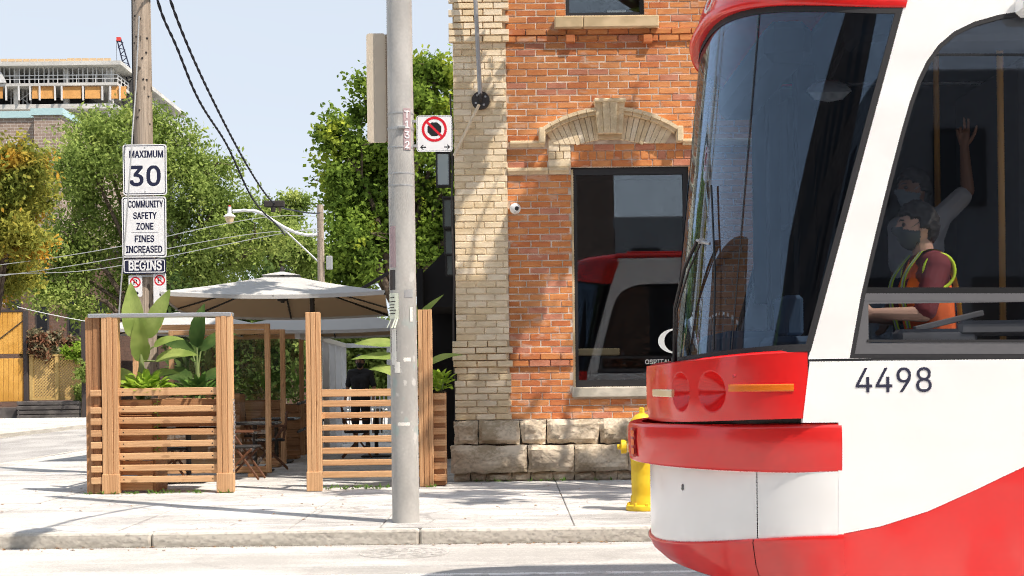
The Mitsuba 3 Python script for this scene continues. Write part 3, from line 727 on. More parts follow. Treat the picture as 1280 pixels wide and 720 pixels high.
tree('slim green tree rising behind the street lamp arm', (P(352, 400, 72)[0], 72, 3),
     blobs_px([(350, 258, 24), (372, 250, 16), (345, 300, 36), (375, 320, 34), (318, 330, 34), (392, 345, 30)], 72), 900, 24, .24, .10, 'm_leaf_mid', 22, .18)
tree('tree with orange and yellow leaves at the left edge', (P(-15, 400, 42)[0], 42, 2.0),
     blobs_px([(18, 215, 36), (-10, 240, 50), (30, 255, 28), (8, 300, 40), (-30, 300, 50), (10, 345, 30), (35, 205, 18)], 42), 1500, 22, .17, .085, 'm_leaf_orange', 23, .2)
tree('tall maple tree with sunlit yellow green leaves beside the building', (P(500, 400, 58)[0], 58, 4),
     blobs_px([(440, 190, 46), (425, 240, 34), (470, 130, 36), (520, 120, 44), (548, 175, 55), (490, 235, 60), (440, 290, 46), (510, 300, 58), (560, 265, 55), (545, 90, 30), (600, 160, 60), (450, 330, 40), (600, 260, 60), (545, 345, 45)], 58), 2900, 25, .215, .155, 'm_leaf_bright', 24, .32, clump=.27, spread=.75)
tree('dark leafy tree filling the gap behind the patio umbrellas', (P(330, 470, 40)[0], 40, 1.4),
     blobs_px([(220, 395, 34), (265, 420, 40), (315, 415, 44), (365, 420, 40), (340, 370, 30), (280, 455, 30), (330, 460, 34)], 41), 1300, 22, .17, .095, 'm_leaf_dark', 25, .16)
tree('young green tree behind the white railing of the patio', (P(470, 470, 37)[0], 37, 1.2),
     blobs_px([(420, 445, 26), (455, 435, 34), (490, 445, 36), (525, 430, 34), (480, 480, 26), (435, 410, 22)], 37), 1000, 22, .14, .085, 'm_leaf_mid', 26, .12)
tree('street tree behind the streetcar, its crown above the pavement', (4.3, 15.0, 4.6),
     [(3.3, 15.6, 7.2, 1.1, 1.0, .8), (4.6, 15.2, 7.9, 1.3, 1.2, 1.0), (2.6, 16.3, 8.2, 1.0, .9, .8), (5.6, 15.8, 7.2, 1.0, 1.0, .8), (3.6, 14.4, 8.3, 1.0, .8, .8), (1.9, 16.9, 7.4, .7, .7, .6), (4.5, 16.6, 8.9, 1.0, .9, .7), (1.2, 17.3, 8.2, .6, .6, .5), (0.05, 17.75, 8.1, .8, .6, .6), (-.55, 17.9, 8.3, .6, .6, .5), (.5, 17.4, 7.7, .7, .6, .6), (2.7, 17.1, 7.7, .75, .5, .8), (3.4, 13.5, 7.2, .9, .6, .6), (2.3, 13.9, 7.8, .8, .6, .5), (5.0, 13.4, 7.4, .8, .6, .6)], 450, 16, .19, .13, 'm_leaf_mid', 27, .16, clump=.30, spread=.32, name='street_tree')
# ---- left side: gate, lattice, timber edging, shrubs -----------------------------
YL = 58.0
def L3(u, v): p = P(u, v, YL); return float(p[0]), float(p[2])
mat('m_orange_panel', speckle((.58, .29, .045), (.70, .38, .08), 1.5), .6)
mat('m_lattice', (.55, .38, .14), .7)
mat('m_sleeper', speckle((.06, .055, .055), (.12, .11, .105), 3), .9)
mat('m_gate_post', (.05, .04, .04), .7)
og = thing('panel_gate', 'tall orange ribbed panel gate with a dark post beyond the side street', 'gate')
for va, vb in ((390, 442.5), (448, 502)):
    za, zb = L3(10, vb)[1], L3(10, va)[1]; x = L3(-60, 400)[0]; xe = L3(29, 400)[0]; i = 0
    while x < xe - .02:
        w = min(.20, xe - x)
        part(og, 'board', box(x + .006, x + w - .006, YL, YL + .05, za, zb, .012), 'm_orange_panel'); x += .20
for u in (-62, 29):
    a = L3(u, 388); b = L3(u + 7, 522); part(og, 'post', box(a[0], b[0], YL - .08, YL + .10, SZ, a[1], .01), 'm_gate_post')
part(og, 'top_rail', box(L3(-62, 390)[0], L3(29, 390)[0], YL - .03, YL + .09, L3(0, 390)[1], L3(0, 387)[1]), 'm_gate_post')
part(og, 'brace', beam((L3(-2, 425)[0], YL - .03, L3(-2, 425)[1]), (L3(30, 400)[0], YL - .03, L3(30, 400)[1]), .04, .03), 'm_gate_post')
lf = thing('lattice_fence', 'yellow wood lattice fence on a dark timber edging beyond the side street', 'fence')
zl0, zl1 = L3(70, 500)[1], L3(70, 447)[1]
for u in (36, 68, 105):
    x = L3(u, 450)[0]; part(lf, 'post', box(x, x + .16, YL + .02, YL + .16, zl0, zl1 + .06, .01), 'm_lattice')
part(lf, 'rail', box(L3(36, 450)[0], L3(108, 450)[0], YL + .01, YL + .15, zl1 + .061, zl1 + .13), 'm_lattice')
part(lf, 'rail', box(L3(36, 450)[0] + .161, L3(108, 450)[0], YL + .04, YL + .12, zl0, zl0 + .1), 'm_lattice')
xa, xb = L3(36, 450)[0] + .1, L3(107, 450)[0]; lat = []
for sgn, yo in ((1, .06), (-1, .08)):
    for c in np.arange(xa - 3, xb + 3, .12):
        ln = LineString([(c, zl0), (c + sgn * (zl1 - zl0), zl1)]).buffer(.024, cap_style=2).intersection(sbox(xa, zl0, xb, zl1 + .06))
        if not ln.is_empty and ln.area > .01: lat.append(prism(ln, YL + yo, YL + yo + .018))
part(lf, 'lattice', cat(lat), 'm_lattice', kind='stuff')
zt, zb = L3(70, 500)[1] - .02, SZ - .05
for i in range(4):
    h = (zt - zb) / 4
    part(lf, 'sleeper', box(L3(30, 510)[0], L3(107, 510)[0], YL - .9 + .02 * (i % 2), YL - .65, zb + i * h + .015, zb + (i + 1) * h - .01, .02), 'm_sleeper')
part(lf, 'bed', box(L3(30, 510)[0], L3(107, 510)[0], YL - .65, YL + .2, zb, zt - .05), 'm_soil')
part(og, 'sleeper', box(L3(-60, 510)[0], L3(26, 510)[0], YL - .5, YL - .3, SZ - .05, L3(10, 509)[1], .02), 'm_sleeper')
def shrub(label, blobs, n, L, w, m, seed, name='shrub'):
    k = thing(name, label, 'shrub')
    part(k, 'foliage', leaf_cloud(blobs, n, 16, L, w, seed, .4, .25), m, kind='stuff')
    part(k, 'stems', cat([tube([(b[0], b[1], b[2] - b[5] * 1.6), (b[0] + .05, b[1], b[2])], [.03, .015], 5) for b in blobs]), 'm_bark')
shrub('shrub with red tipped pale leaves behind the lattice fence', blobs_px([(55, 425, 18), (75, 432, 16), (42, 440, 14), (62, 442, 16), (88, 438, 10)], YL + 1.0), 420, .20, .09, 'm_leaf_red', 31)
shrub('low bright lime green shrub at the right end of the lattice fence', blobs_px([(92, 441, 9), (104, 439, 9), (80, 446, 7), (112, 444, 8)], YL + .6), 200, .18, .10, 'm_leaf_lime', 32)
shrub('small ivy patch growing over the right end of the lattice', blobs_px([(106, 470, 7), (104, 490, 9), (98, 497, 6), (108, 458, 5)], YL - .3), 110, .16, .11, 'm_leaf_mid', 33)
dp = P(104, 420, 57)
solo('sign_post', box(dp[0] - .09, dp[0] + .09, 57, 57.12, SZ, P(104, 402, 57)[2], .01), 'm_gate_post', 'slim dark post standing behind the right end of the lattice fence', 'post')
# ---- dark house, brick block, construction site --------------------------------
def farbrick(key, a, b, m, h=.09, l=.26):
    def fn(p, n, uv):
        z = p.z / h; row = dr.floor(z); x = (p.x + p.y) / l + .5 * (row - 2 * dr.floor(row / 2)); fz_ = z - row; fx_ = x - dr.floor(x)
        j = dr.maximum(smoothstep(.84, .90, fz_), smoothstep(.93, .96, fx_))
        return mix(mix(a, b, cell_rand(dr.floor(x), row, 2)), m, j)
    mat(key, proc(fn), .9)
farbrick('m_brick_brown', (.11, .065, .05), (.16, .09, .065), (.14, .11, .09))
farbrick('m_brick_grey', (.25, .18, .145), (.36, .28, .225), (.52, .47, .42), .19, .45)
mat('m_roof_dark', (.05, .045, .045), .9)
mat('m_glass_dark', (.02, .022, .026), .15)
mat('m_parapet', (.42, .60, .62), .5)
mat('m_concrete_far', speckle((.50, .49, .47), (.62, .61, .58), .4), .9)
mat('m_formwork', speckle((.50, .24, .07), (.62, .32, .10), .8), .8)
mat('m_ply', (.66, .47, .27), .8)
mat('m_prop', (.62, .62, .62), .6)
mat('m_site_dark', (.06, .06, .065), .9)
h1 = thing('brick_house', 'dark brown brick house in the shade behind the trees', 'house')
p = P(-140, 300, 80); q = P(150, 300, 80); zt = P(60, 318, 80)[2]
part(h1, 'wall', box(p[0], q[0], 80, 88, 0, zt), 'm_brick_brown')
part(h1, 'roof', box(p[0] - .3, q[0] + .3, 79.7, 88.3, zt + .002, zt + .3, .05), 'm_roof_dark')
for u in (10, 45, 85, 120):
    a, b = P(u, 420, 80), P(u + 16, 375, 80)
    w = part(h1, 'window', box(a[0], b[0], 79.94, 79.998, a[2], b[2]), 'm_roof_dark'); part(w, 'pane', box(a[0] + .08, b[0] - .08, 79.92, 79.939, a[2] + .08, b[2] - .08), 'm_glass_dark')
h2 = thing('brick_house', 'brown brick house far down the side street behind the patio', 'house')
p = P(170, 300, 75); q = P(400, 300, 75); zt = P(60, 372, 75)[2]
part(h2, 'wall', box(p[0], q[0], 75, 84, 0, zt), 'm_brick_brown'); part(h2, 'roof', box(p[0] - .3, q[0] + .3, 74.7, 84.3, zt + .002, zt + .3, .05), 'm_roof_dark')
for u in (215, 265, 315, 360):
    a, b = P(u, 455, 75), P(u + 20, 400, 75); w = part(h2, 'window', box(a[0], b[0], 74.94, 74.998, a[2], b[2]), 'm_roof_dark'); part(w, 'pane', box(a[0] + .08, b[0] - .08, 74.92, 74.939, a[2] + .08, b[2] - .08), 'm_glass_dark')
bk2 = thing('brick_block', 'grey brown brick block with pale blue parapet below the construction site', 'building')
for (ua, ub, vt, y, dp_) in ((-120, 41.5, 147.5, 91.4, 14), (42, 76, 144, 90.2, 24)):
    x0, x1 = P(ua, vt, y)[0], P(ub, vt, y)[0]; zt = P(ub, vt, y)[2]
    part(bk2, 'wall', box(x0, x1, y, y + dp_, 0, zt), 'm_brick_grey')
    part(bk2, 'parapet', box(x0 - .15, x1 + .15, y - .15, y + dp_ + .15, zt + .004, zt + .42), 'm_parapet')
a, b = P(36, 195, 91.3), P(42, 181, 91.3)
part(bk2, 'window', box(a[0] - 1.2, b[0] - .4, 91.3, 91.398, a[2] - 1, b[2]), 'm_glass_dark'); part(bk2, 'sill', box(a[0] - 1.4, b[0] - .2, 91.25, 91.398, b[2] + .004, b[2] + .25), 'm_prop')
part(bk2, 'wing_wall', box(P(76, 160, 100)[0] - .01, P(100, 160, 100)[0], 100, 112, 0, P(100, 157, 100)[2]), 'm_brick_grey')
part(bk2, 'wing_parapet', box(P(76, 160, 100)[0] - .01, P(106, 160, 100)[0], 99.8, 112.2, P(100, 157, 100)[2] + .003, P(100, 157, 100)[2] + .45), 'm_parapet')
YC2 = 170.0
def C3(u, v): p = P(u, v, YC2); return float(p[0]), float(p[2])
cs = thing('construction_building', 'concrete building under construction with orange formwork panels and props', 'building')
XR2 = C3(143, 80)[0]; XL2 = C3(-200, 80)[0]
for vt, vb, ext, nm in ((79, 84, 1.0, 'slab'), (104.5, 108, .4, 'slab'), (130, 136, 0, 'slab'), (158, 164, 0, 'slab')):
    part(cs, nm, box(XL2, XR2 + ext, YC2 - ext, YC2 + 33, C3(60, vb)[1], C3(60, vt)[1]), 'm_concrete_far')
part(cs, 'core', box(XL2, XR2 - 5, YC2 + 7, YC2 + 28, 0, C3(60, 84)[1] - .01), 'm_site_dark')
part(cs, 'podium', box(XL2, XR2 - .5, YC2 + 1.5, YC2 + 31, 0, C3(60, 164)[1] - .01), 'm_site_dark')
for u in (-60, -22, 17.5, 80, 136):
    for vb, vt in ((104.5, 84), (130, 108), (158, 136)):
        a, b = C3(u - 2.6, vb), C3(u + 2.6, vt); part(cs, 'column', box(a[0], b[0], YC2 + .6, YC2 + 1.3, a[1] + .01, b[1] - .01), 'm_concrete_far')
for yk in (YC2 + 10, YC2 + 20, YC2 + 31):
    for vb, vt in ((104.5, 84), (130, 108)): part(cs, 'column', box(XR2 - 1.2, XR2 - .5, yk, yk + .8, C3(60, vb)[1] + .01, C3(60, vt)[1] - .01), 'm_concrete_far')
r2 = np.random.default_rng(3)
for u in list(np.arange(-50, 142, 6.1)):
    x, zb = C3(u + r2.uniform(-1, 1), 104.5); zt = C3(u, 84)[1]; part(cs, 'prop', box(x - .055, x + .055, YC2 + .3, YC2 + .42, zb + .01, zt - .01), 'm_prop')
rl = []
for v in (95.5, 100):
    z = C3(60, v)[1]; rl += [box(XL2, XR2 + .4, YC2 - .35, YC2 - .28, z, z + .09), box(XR2 + .33, XR2 + .40, YC2 - .3, YC2 + 33, z, z + .09)]
for x in np.arange(XL2, XR2, 1.1): rl.append(box(x, x + .08, YC2 - .36, YC2 - .27, C3(60, 104.5)[1], C3(60, 94)[1]))
for y in np.arange(YC2, YC2 + 33, 1.5): rl.append(box(XR2 + .32, XR2 + .41, y, y + .09, C3(60, 104.5)[1], C3(60, 94)[1]))
part(cs, 'guard_rail', cat(rl), 'm_prop')
for ua, ub in ((-52, -30), (-22, 4), (41, 49), (51, 68), (79, 102), (107, 126), (140, 149), (151, 158)):
    a = C3(ua, 124); b = C3(ub, 108)
    part(cs, 'formwork_panel', rotx(box(a[0], b[0], YC2 - .1, YC2, a[1], b[1] - .02), -.12, (0, YC2, b[1])), 'm_formwork')
for ua in (38, 50, 69, 77.5, 104, 128, 138, 150, 8, 24):
    a = C3(ua, 126); b = C3(ua + 1.6, 108); part(cs, 'hanger', box(a[0], b[0], YC2 - .42, YC2 - .2, a[1], b[1] - .02), 'm_prop')
part(cs, 'scaffold', cat([box(C3(u, 130)[0], C3(u, 130)[0] + .08, YC2 + 1.5, YC2 + 1.6, C3(u, 130)[1], C3(u, 108)[1] - .02) for u in np.arange(8, 38, 5)] + [beam((C3(10, 129)[0], YC2 + 1.6, C3(10, 129)[1]), (C3(34, 111)[0], YC2 + 1.6, C3(34, 111)[1]), .08, .08), beam((C3(34, 129)[0], YC2 + 1.7, C3(34, 129)[1]), (C3(10, 111)[0], YC2 + 1.7, C3(10, 111)[1]), .08, .08)]), 'm_prop')
for i, ua in enumerate(np.arange(4, 138, 9.2)):
    a = C3(ua, 79); b = C3(ua + 8.2, 75.6 - .9 * (i > 8)); part(cs, 'edge_board', box(a[0], b[0], YC2 - .9, YC2 - .75, a[1] + .01, b[1]), 'm_ply')
part(cs, 'tarpaulin', prism(Polygon([C3(-20, 105), C3(10, 104.5), C3(4, 92), C3(-8, 86)]), YC2 - .6, YC2 - .5), 'm_prop')
part(cs, 'gable_scaffold', cat([beam((XR2 + .6, YC2 + 33 + i * 2.2, C3(60, 84)[1] - .3 * i), (XR2 + .6, YC2 + 33 + i * 2.2, C3(60, 122)[1]), .12, .12, (0, 1, 0)) for i in range(5)] + [box(XR2 - 3, XR2 + .6, YC2 + 33.01, YC2 + 43, C3(60, 112)[1], C3(60, 110)[1])]), 'm_prop')
cr = thing('crane', 'slim dark crane boom with red tip above the construction site', 'crane')
a = np.array([*C3(147, 90), 0]); b = np.array([*C3(131.5, 35), 0])
A3, B3 = np.array([a[0], 176, a[1]]), np.array([b[0], 176, b[1]])
D = (B3 - A3) / np.linalg.norm(B3 - A3); Sx = np.cross(D, [0, 1, 0])
ch_ = [beam(A3 + Sx * o, B3 + Sx * o * .6, .14, .14, (0, 1, 0)) for o in (-.38, .38)]
for k in range(12): ch_.append(beam(A3 + (B3 - A3) * k / 12 + Sx * .38 * (1 - 2 * (k % 2)), A3 + (B3 - A3) * (k + 1) / 12 - Sx * .38 * (1 - 2 * (k % 2)), .09, .09, (0, 1, 0)))
part(cr, 'boom', cat(ch_), 'm_navy'); part(cr, 'mast', box(A3[0] - .8, A3[0] + .8, 175, 177, 0, A3[2]), 'm_site_dark')
mat('m_red_flag', (.6, .05, .04), .6)
part(cr, 'tip', box(B3[0] - .28, B3[0] + .22, 175.8, 176.2, B3[2] - .15, B3[2] + .3), 'm_red_flag')
part(cr, 'hoist_line', rod((B3[0] - .3, 176, B3[2]), (B3[0] - .3, 176, B3[2] - 2.7), .03, 5), 'm_iron'); part(cr, 'hook', box(B3[0] - .5, B3[0] - .1, 175.8, 176.2, B3[2] - 3.3, B3[2] - 2.7), 'm_iron')
# ---- other side of the street (seen only in reflections) -------------------------
farbrick('m_brick_opp', (.12, .085, .07), (.17, .115, .09), (.16, .14, .12))
mat('m_render_grey', (.22, .23, .24), .9)
ob = thing('brick_block', 'dark brick shop building across the street from the corner building', 'building')
def opp(k, x0, x1, z1, m, wins):
    part(k, 'wall', box(x0, x1, -24, -12, 0, z1), m)
    part(k, 'cornice', box(x0 - .1, x1 + .1, -12.25, -11.999, z1 - .35, z1 + .1, .04), m)
    for (xa, xb, za, zb) in wins:
        w = part(k, 'window', box(xa, xb, -11.998, -11.93, za, zb), 'm_black'); part(w, 'pane', box(xa + .07, xb - .07, -11.93, -11.92, za + .07, zb - .07), 'm_glass_dark')
opp(ob, -22, 3.6, 10.6, 'm_brick_opp', [(x, x + 1.2, z, z + 1.9) for x in np.arange(-21, 2.5, 2.4) for z in (3.9, 7.2)] + [(x, x + 3.2, .5, 3.1) for x in np.arange(-21, 1, 4.2)])
ob2 = thing('shop_row', 'low grey rendered row of shops across the street', 'building')
opp(ob2, 3.62, 40, 6.9, 'm_render_grey', [(x, x + .95, 4.5, 5.9) for x in np.arange(4.2, 39, 1.75)] + [(x, x + 3.4, .5, 3.2) for x in np.arange(4.2, 36, 4.2)])

opp(ob, -90, -22.02, 9.2, 'm_brick_opp', [(x, x + 1.3, z, z + 1.9) for x in np.arange(-88, -23, 3.0) for z in (3.9, 6.7)])
wb = thing('corner_block', 'brown brick corner block on the far side of the side street', 'building')
part(wb, 'wall', box(-62, -24, 16, 44, 0, 8.6), 'm_brick_brown'); part(wb, 'roof', box(-62.2, -23.8, 15.8, 44.2, 8.602, 8.9, .03), 'm_roof_dark')
for x in np.arange(-60, -26, 3.4):
    for z in (1.0, 4.9):
        w = part(wb, 'window', box(x, x + 1.5, 15.93, 15.998, z, z + 2.2), 'm_prop'); part(w, 'pane', box(x + .09, x + 1.41, 15.90, 15.929, z + .09, z + 2.11), 'm_glass_dark')
for y in np.arange(18, 42, 3.4):
    for z in (1.0, 4.9):
        w = part(wb, 'window', box(-23.998, -23.93, y, y + 1.5, z, z + 2.2), 'm_prop'); part(w, 'pane', box(-23.929, -23.90, y + .09, y + 1.41, z + .09, z + 2.11), 'm_glass_dark')
for i, (x, y) in enumerate(((-17, -7.5), (-30, -7.5), (-34, 14.5))):
    tree(('street tree on the opposite pavement, the one nearer the streetcar', 'street tree on the opposite pavement, the one farther along the road', 'street tree in front of the brown corner block')[i], (x, y, 2.8), [(x, y, 5.6, 1.9, 1.9, 1.7), (x + .9, y + .5, 4.6, 1.3, 1.3, 1.0), (x - .9, y - .4, 4.8, 1.3, 1.3, 1.1)], 260, 16, .22, .14, 'm_leaf_mid', 50 + i, .16, name='street_tree', group='street trees out to the left')
for y, lab in ((8.2, 'overhead tram wire above the track, nearer the viewer'), (9.0, 'overhead tram wire above the track, nearer the building')):
    solo('tram_wire', tube([(x, y, 5.75 + .0006 * (x % 30 - 15) ** 2) for x in np.arange(-90, 61, 3)], .012, 5), 'm_navy', lab, 'wire')
# ================================================================ patio: wood enclosure, planters, umbrellas, furniture
def wood_fn(a, b, c, vert=False):
    """Cedar: soft rings and fine fibres that run along the board, a few knots."""
    def fn(p, n, uv):
        l, q = (p.z, p.x) if vert else (p.x, p.z)
        w = p.y
        g = fbm(q * 8 + 3, w * 8, l * .7, 3)
        board = cell_rand(dr.floor(q * 9 + (5 if vert else 0)), dr.floor(w * 3), 4)
        ring = .5 + .5 * dr.sin((q + .6 * w) * 190 + g * 30 + l * .8)
        fine = noise(q * 240, w * 240, l * 5)
        t = .42 * g + .17 * ring + .16 * fine + .25 * board
        knot = smoothstep(.87, .93, noise(q * 14, w * 12 + 5, l * 5)) * .55
        return mix(mix(a, b, smoothstep(.22, .82, t)), c, knot)
    return proc(fn)
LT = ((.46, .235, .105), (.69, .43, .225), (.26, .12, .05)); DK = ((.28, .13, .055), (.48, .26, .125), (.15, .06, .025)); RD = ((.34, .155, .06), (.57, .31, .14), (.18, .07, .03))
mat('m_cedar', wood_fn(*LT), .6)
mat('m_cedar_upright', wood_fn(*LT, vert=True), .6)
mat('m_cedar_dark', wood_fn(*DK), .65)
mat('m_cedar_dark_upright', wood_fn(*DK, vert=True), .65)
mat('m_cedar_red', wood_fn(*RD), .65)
mat('m_bar', (.55, .57, .60), .3, metal=.6)

mat('m_canvas', (.70, .68, .63), .85)
def thin(key, c, tr, rough=.6):
    scene[key] = {'type': 'principledthin', 'base_color': c if isinstance(c, dict) else rgb(c), 'roughness': rough, 'spec_trans': 0.0, 'diff_trans': tr}
def leaf_fn(a, b, s=3.0, c=None):
    def fn(p, n, uv):
        col = mix(a, b, smoothstep(.25, .75, fbm(p.x * s, p.y * s, p.z * s, 3)))
        return col
    return proc(fn)
scene['m_canopy'] = {'type': 'principledthin', 'base_color': rgb((.50, .50, .49)), 'roughness': .9, 'diff_trans': .32, 'spec_trans': 0.0}
scene['m_canopy_tan'] = {'type': 'principledthin', 'base_color': rgb((.56, .42, .27)), 'roughness': .9, 'diff_trans': .45, 'spec_trans': 0.0}
thin('m_banana', leaf_fn((.23, .33, .08), (.40, .50, .15), 5), .7, .4)
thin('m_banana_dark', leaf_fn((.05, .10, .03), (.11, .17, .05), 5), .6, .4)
thin('m_hosta', leaf_fn((.26, .42, .045), (.45, .60, .09), 9), .7, .45)
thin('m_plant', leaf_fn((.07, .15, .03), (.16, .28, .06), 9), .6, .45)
mat('m_stalk', (.20, .26, .09), .6)
mat('m_table', (.05, .045, .045), .35)
mat('m_chair', (.03, .028, .028), .5)
mat('m_chair_wood', (.14, .055, .025), .5)
mat('m_tub', (.60, .61, .64), .4)
mat('m_rail_white', (.70, .72, .74), .45)

YF = 17.75
def fx(u, y=YF): return float(P(u, 500, y)[0])
def fz(v, y=YF, u=640): return float(P(u, v, y)[2])
G0 = SZ + .004
def post(parent, u0, u1, vtop, y0, d, name='post', m='m_cedar', boards=3, base=True, bottom=None):
    x0, x1 = fx(u0, y0), fx(u1, y0); zt = float(P((u0 + u1) / 2, vtop, y0)[2]); zb = G0 if bottom is None else bottom
    m = m + '_upright'
    k = part(parent, name, box(x0 + .012, x1 - .012, y0 + .012, y0 + d, zb, zt - .006, .006), m)
    w = (x1 - x0) / boards
    for b in range(boards):
        part(k, 'board', box(x0 + b * w + .003, x0 + (b + 1) * w - .003, y0 - (.006 if b == 1 else 0), y0 + .02, zb + (.15 if base else 0), zt, .004), m)
    if base:
        part(k, 'base_board', box(x0 - .004, x1 + .004, y0 - .018, y0 + .03, zb, zb + .235, .006), m)
    return k
SL = [489.5, 511, 525.3, 540, 554.6, 570, 584.5, 599]
# planter front on the left
pf = thing('planter_fence', 'cedar slatted planter fence with tall posts left of the patio gateway', 'fence', 'slatted cedar fences')
labels[pf].pop('group')
post(pf, 127, 148, 392, YF - .04, .16)
post(pf, 270, 291, 392, YF - .04, .16)
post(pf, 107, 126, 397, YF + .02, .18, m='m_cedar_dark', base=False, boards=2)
for i, v in enumerate(SL):
    x0, x1 = fx(147.5), fx(271); zc_ = fz(v, u=210); h = .047 if i == 0 else .0385 + .002 * ((i * 7) % 3 - 1)
    part(pf, 'slat', roty(box(x0, x1, YF + .004 * (i % 3), YF + .045 + .004 * (i % 3), zc_ - h, zc_ + h, .006), .0022 * ((i * 5) % 4 - 1.5), ((x0 + x1) / 2, 0, zc_)), 'm_cedar')
    for xs_ in (x0 + .06, x1 - .06): part(pf, 'screw', box(xs_ - .007, xs_ + .007, YF - .004 + .004 * (i % 3), YF + .01, zc_ - .007, zc_ + .007), 'm_iron')
    z2 = fz(v + 2, u=120)
    part(pf, 'slat_end', box(fx(113.5), fx(127.5), YF - .035, YF + .012, z2 - .040, z2 + .040, .006), 'm_cedar')
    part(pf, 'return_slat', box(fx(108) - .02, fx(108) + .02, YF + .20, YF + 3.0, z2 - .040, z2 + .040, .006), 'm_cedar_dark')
bar = part(pf, 'top_bar', box(fx(112), fx(291), YF - .05, YF + .16, fz(396.5, u=200), fz(391.5, u=200), .008), 'm_bar', label='pale grey metal bar across the posts')
pb = thing('planter_box', 'brown board planter box full of leafy plants behind the left cedar slats', 'planter')
zp = fz(497, u=200) - .02
for k in range(6):
    z0 = G0 + .02 + k * (zp - G0 - .02) / 6
    part(pb, 'board', box(fx(146), fx(187), YF + .10, YF + .14, z0 + .006, z0 + (zp - G0 - .02) / 6 - .004, .006), 'm_cedar_red')
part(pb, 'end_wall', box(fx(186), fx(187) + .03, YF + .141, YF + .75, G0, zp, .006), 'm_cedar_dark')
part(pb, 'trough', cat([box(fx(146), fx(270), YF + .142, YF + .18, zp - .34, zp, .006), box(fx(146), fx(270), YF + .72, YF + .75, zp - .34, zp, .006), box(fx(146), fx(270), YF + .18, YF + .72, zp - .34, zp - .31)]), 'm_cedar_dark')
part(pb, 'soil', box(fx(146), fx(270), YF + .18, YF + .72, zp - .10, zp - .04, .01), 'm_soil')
tb = solo('plastic_tub', lathe([(0, 0), (.14, 0), (.20, .06), (.235, .22), (.245, .222), (.235, .24), (.22, .23), (.185, .07), (0, .02)], 28, (fx(219), YF + .65, fz(531))), 'm_tub', 'pale grey plastic tub seen between the slats of the left planter fence', 'tub', smooth=30)
part(pb, 'shelf', box(fx(188), fx(270), YF + .145, YF + .75, fz(531) - .03, fz(531) - .003), 'm_cedar_dark')

# right hand fence beside the gateway
rf = thing('gate_fence', 'cedar slat fence right of the gateway, running behind the concrete pole', 'fence')
post(rf, 382.5, 401.5, 390, YF - .02, .15)
post(rf, 523, 541.5, 387, 18.25, .15, base=False)
for i, v in enumerate([491, 504.3, 519, 534.5, 549, 563.5, 578.5, 593.5]):
    zc_ = fz(v, u=450, y=18.2); h = .046 if i == 0 else .0375 + .002 * ((i * 5) % 3 - 1)
    part(rf, 'slat', box(fx(401, 18.2), fx(524, 18.2), 18.28, 18.325, zc_ - h, zc_ + h, .006), 'm_cedar')
part(rf, 'foot_rail', beam((fx(392), YF + .1, G0 + .9), (fx(404, 18.3), 18.3, G0 + .9), .04, .08), 'm_cedar')
rp = thing('planter_box', 'narrow cedar planter between the right fence post and the stone corner', 'planter')
zt = fz(489, 18.4)
xa, xb = fx(541, 18.4), fx(557, 18.4)
part(rp, 'back_panel', box(xa, xb - .012, 18.42, 18.9, G0, zt - .01, .004), 'm_cedar_dark')
for k in range(8):
    z0 = G0 + .01 + k * (zt - G0 - .01) / 8
    part(rp, 'slat', box(xa + .004, xb + .004, 18.375, 18.419, z0 + .05, z0 + .132, .006), 'm_cedar')
part(rp, 'soil', box(xa + .01, xb - .02, 18.45, 18.85, zt - .009, zt + .01), 'm_soil')

# ---- leaves -----------------------------------------------------------------
def leaf(base, d, up, L, wd, droop=.6, fold=.25, n=12, m=5, ragged=0., rr=None, tip=.5, twist=0.):
    """One blade leaf: midrib from base along d, bending down; up: the side that faces the sky."""
    d = np.asarray(d, float); d /= np.linalg.norm(d); up = np.asarray(up, float)
    s = np.cross(d, up); s /= np.linalg.norm(s); up = np.cross(s, d)
    t = np.linspace(0, 1, n); ang = droop * t ** 1.3
    step = L / (n - 1)
    c = [np.asarray(base, float)]
    for k in range(n - 1): c.append(c[-1] + (d * math.cos(ang[k]) - up * math.sin(ang[k])) * step)
    c = np.array(c); nv = np.array([up * math.cos(a) + d * math.sin(a) for a in ang])
    w = wd * np.sin(np.pi * np.clip(t, .0, 1) ** tip) ** .8
    V = []
    for k in range(n):
        a = twist * t[k]; ss = s * math.cos(a) + nv[k] * math.sin(a); nn = nv[k] * math.cos(a) - s * math.sin(a)
        row = []
        for q in np.linspace(-1, 1, m):
            e = w[k] / 2 * (1 - (ragged * rr.random() if ragged and abs(q) == 1 else 0))
            row.append(c[k] + ss * q * e + nn * (abs(q) * e * fold))
        V.append(row)
    return grid_mesh(np.array(V))
def banana_plant(label, x, y, z0, specs, m='m_banana', stem_h=.8, seed=0, sr=.045):
    k = thing('banana_plant', label, 'plant')
    r = np.random.default_rng(seed)
    part(k, 'stem', tube([(x, y, z0), (x + .01, y, z0 + stem_h * .5), (x, y, z0 + stem_h)], [sr, sr * .85, sr * .5], 10), 'm_stalk', 40)
    for (bx_, bz_, dx, dy, dz, L, w, dr_, tw) in specs:
        b = np.array([x + bx_, y, z0 + bz_]); d = np.array([dx, dy, dz], float); d /= np.linalg.norm(d)
        st = [(x, y, z0 + stem_h * .7), (x + bx_ * .4, y, z0 + stem_h * .7 + (bz_ - stem_h * .7) * .6), tuple(b)]
        part(k, 'leaf_stalk', tube(st, [.018, .014, .010], 6), 'm_stalk', 40)
        part(k, 'leaf', leaf(b, d, (-.35 * d[0], -.75, .7), L, w, dr_, .22, 16, 7, .10, r, .62, tw), m, True)
    return k
ZB = zp - .05
x0 = fx(165)
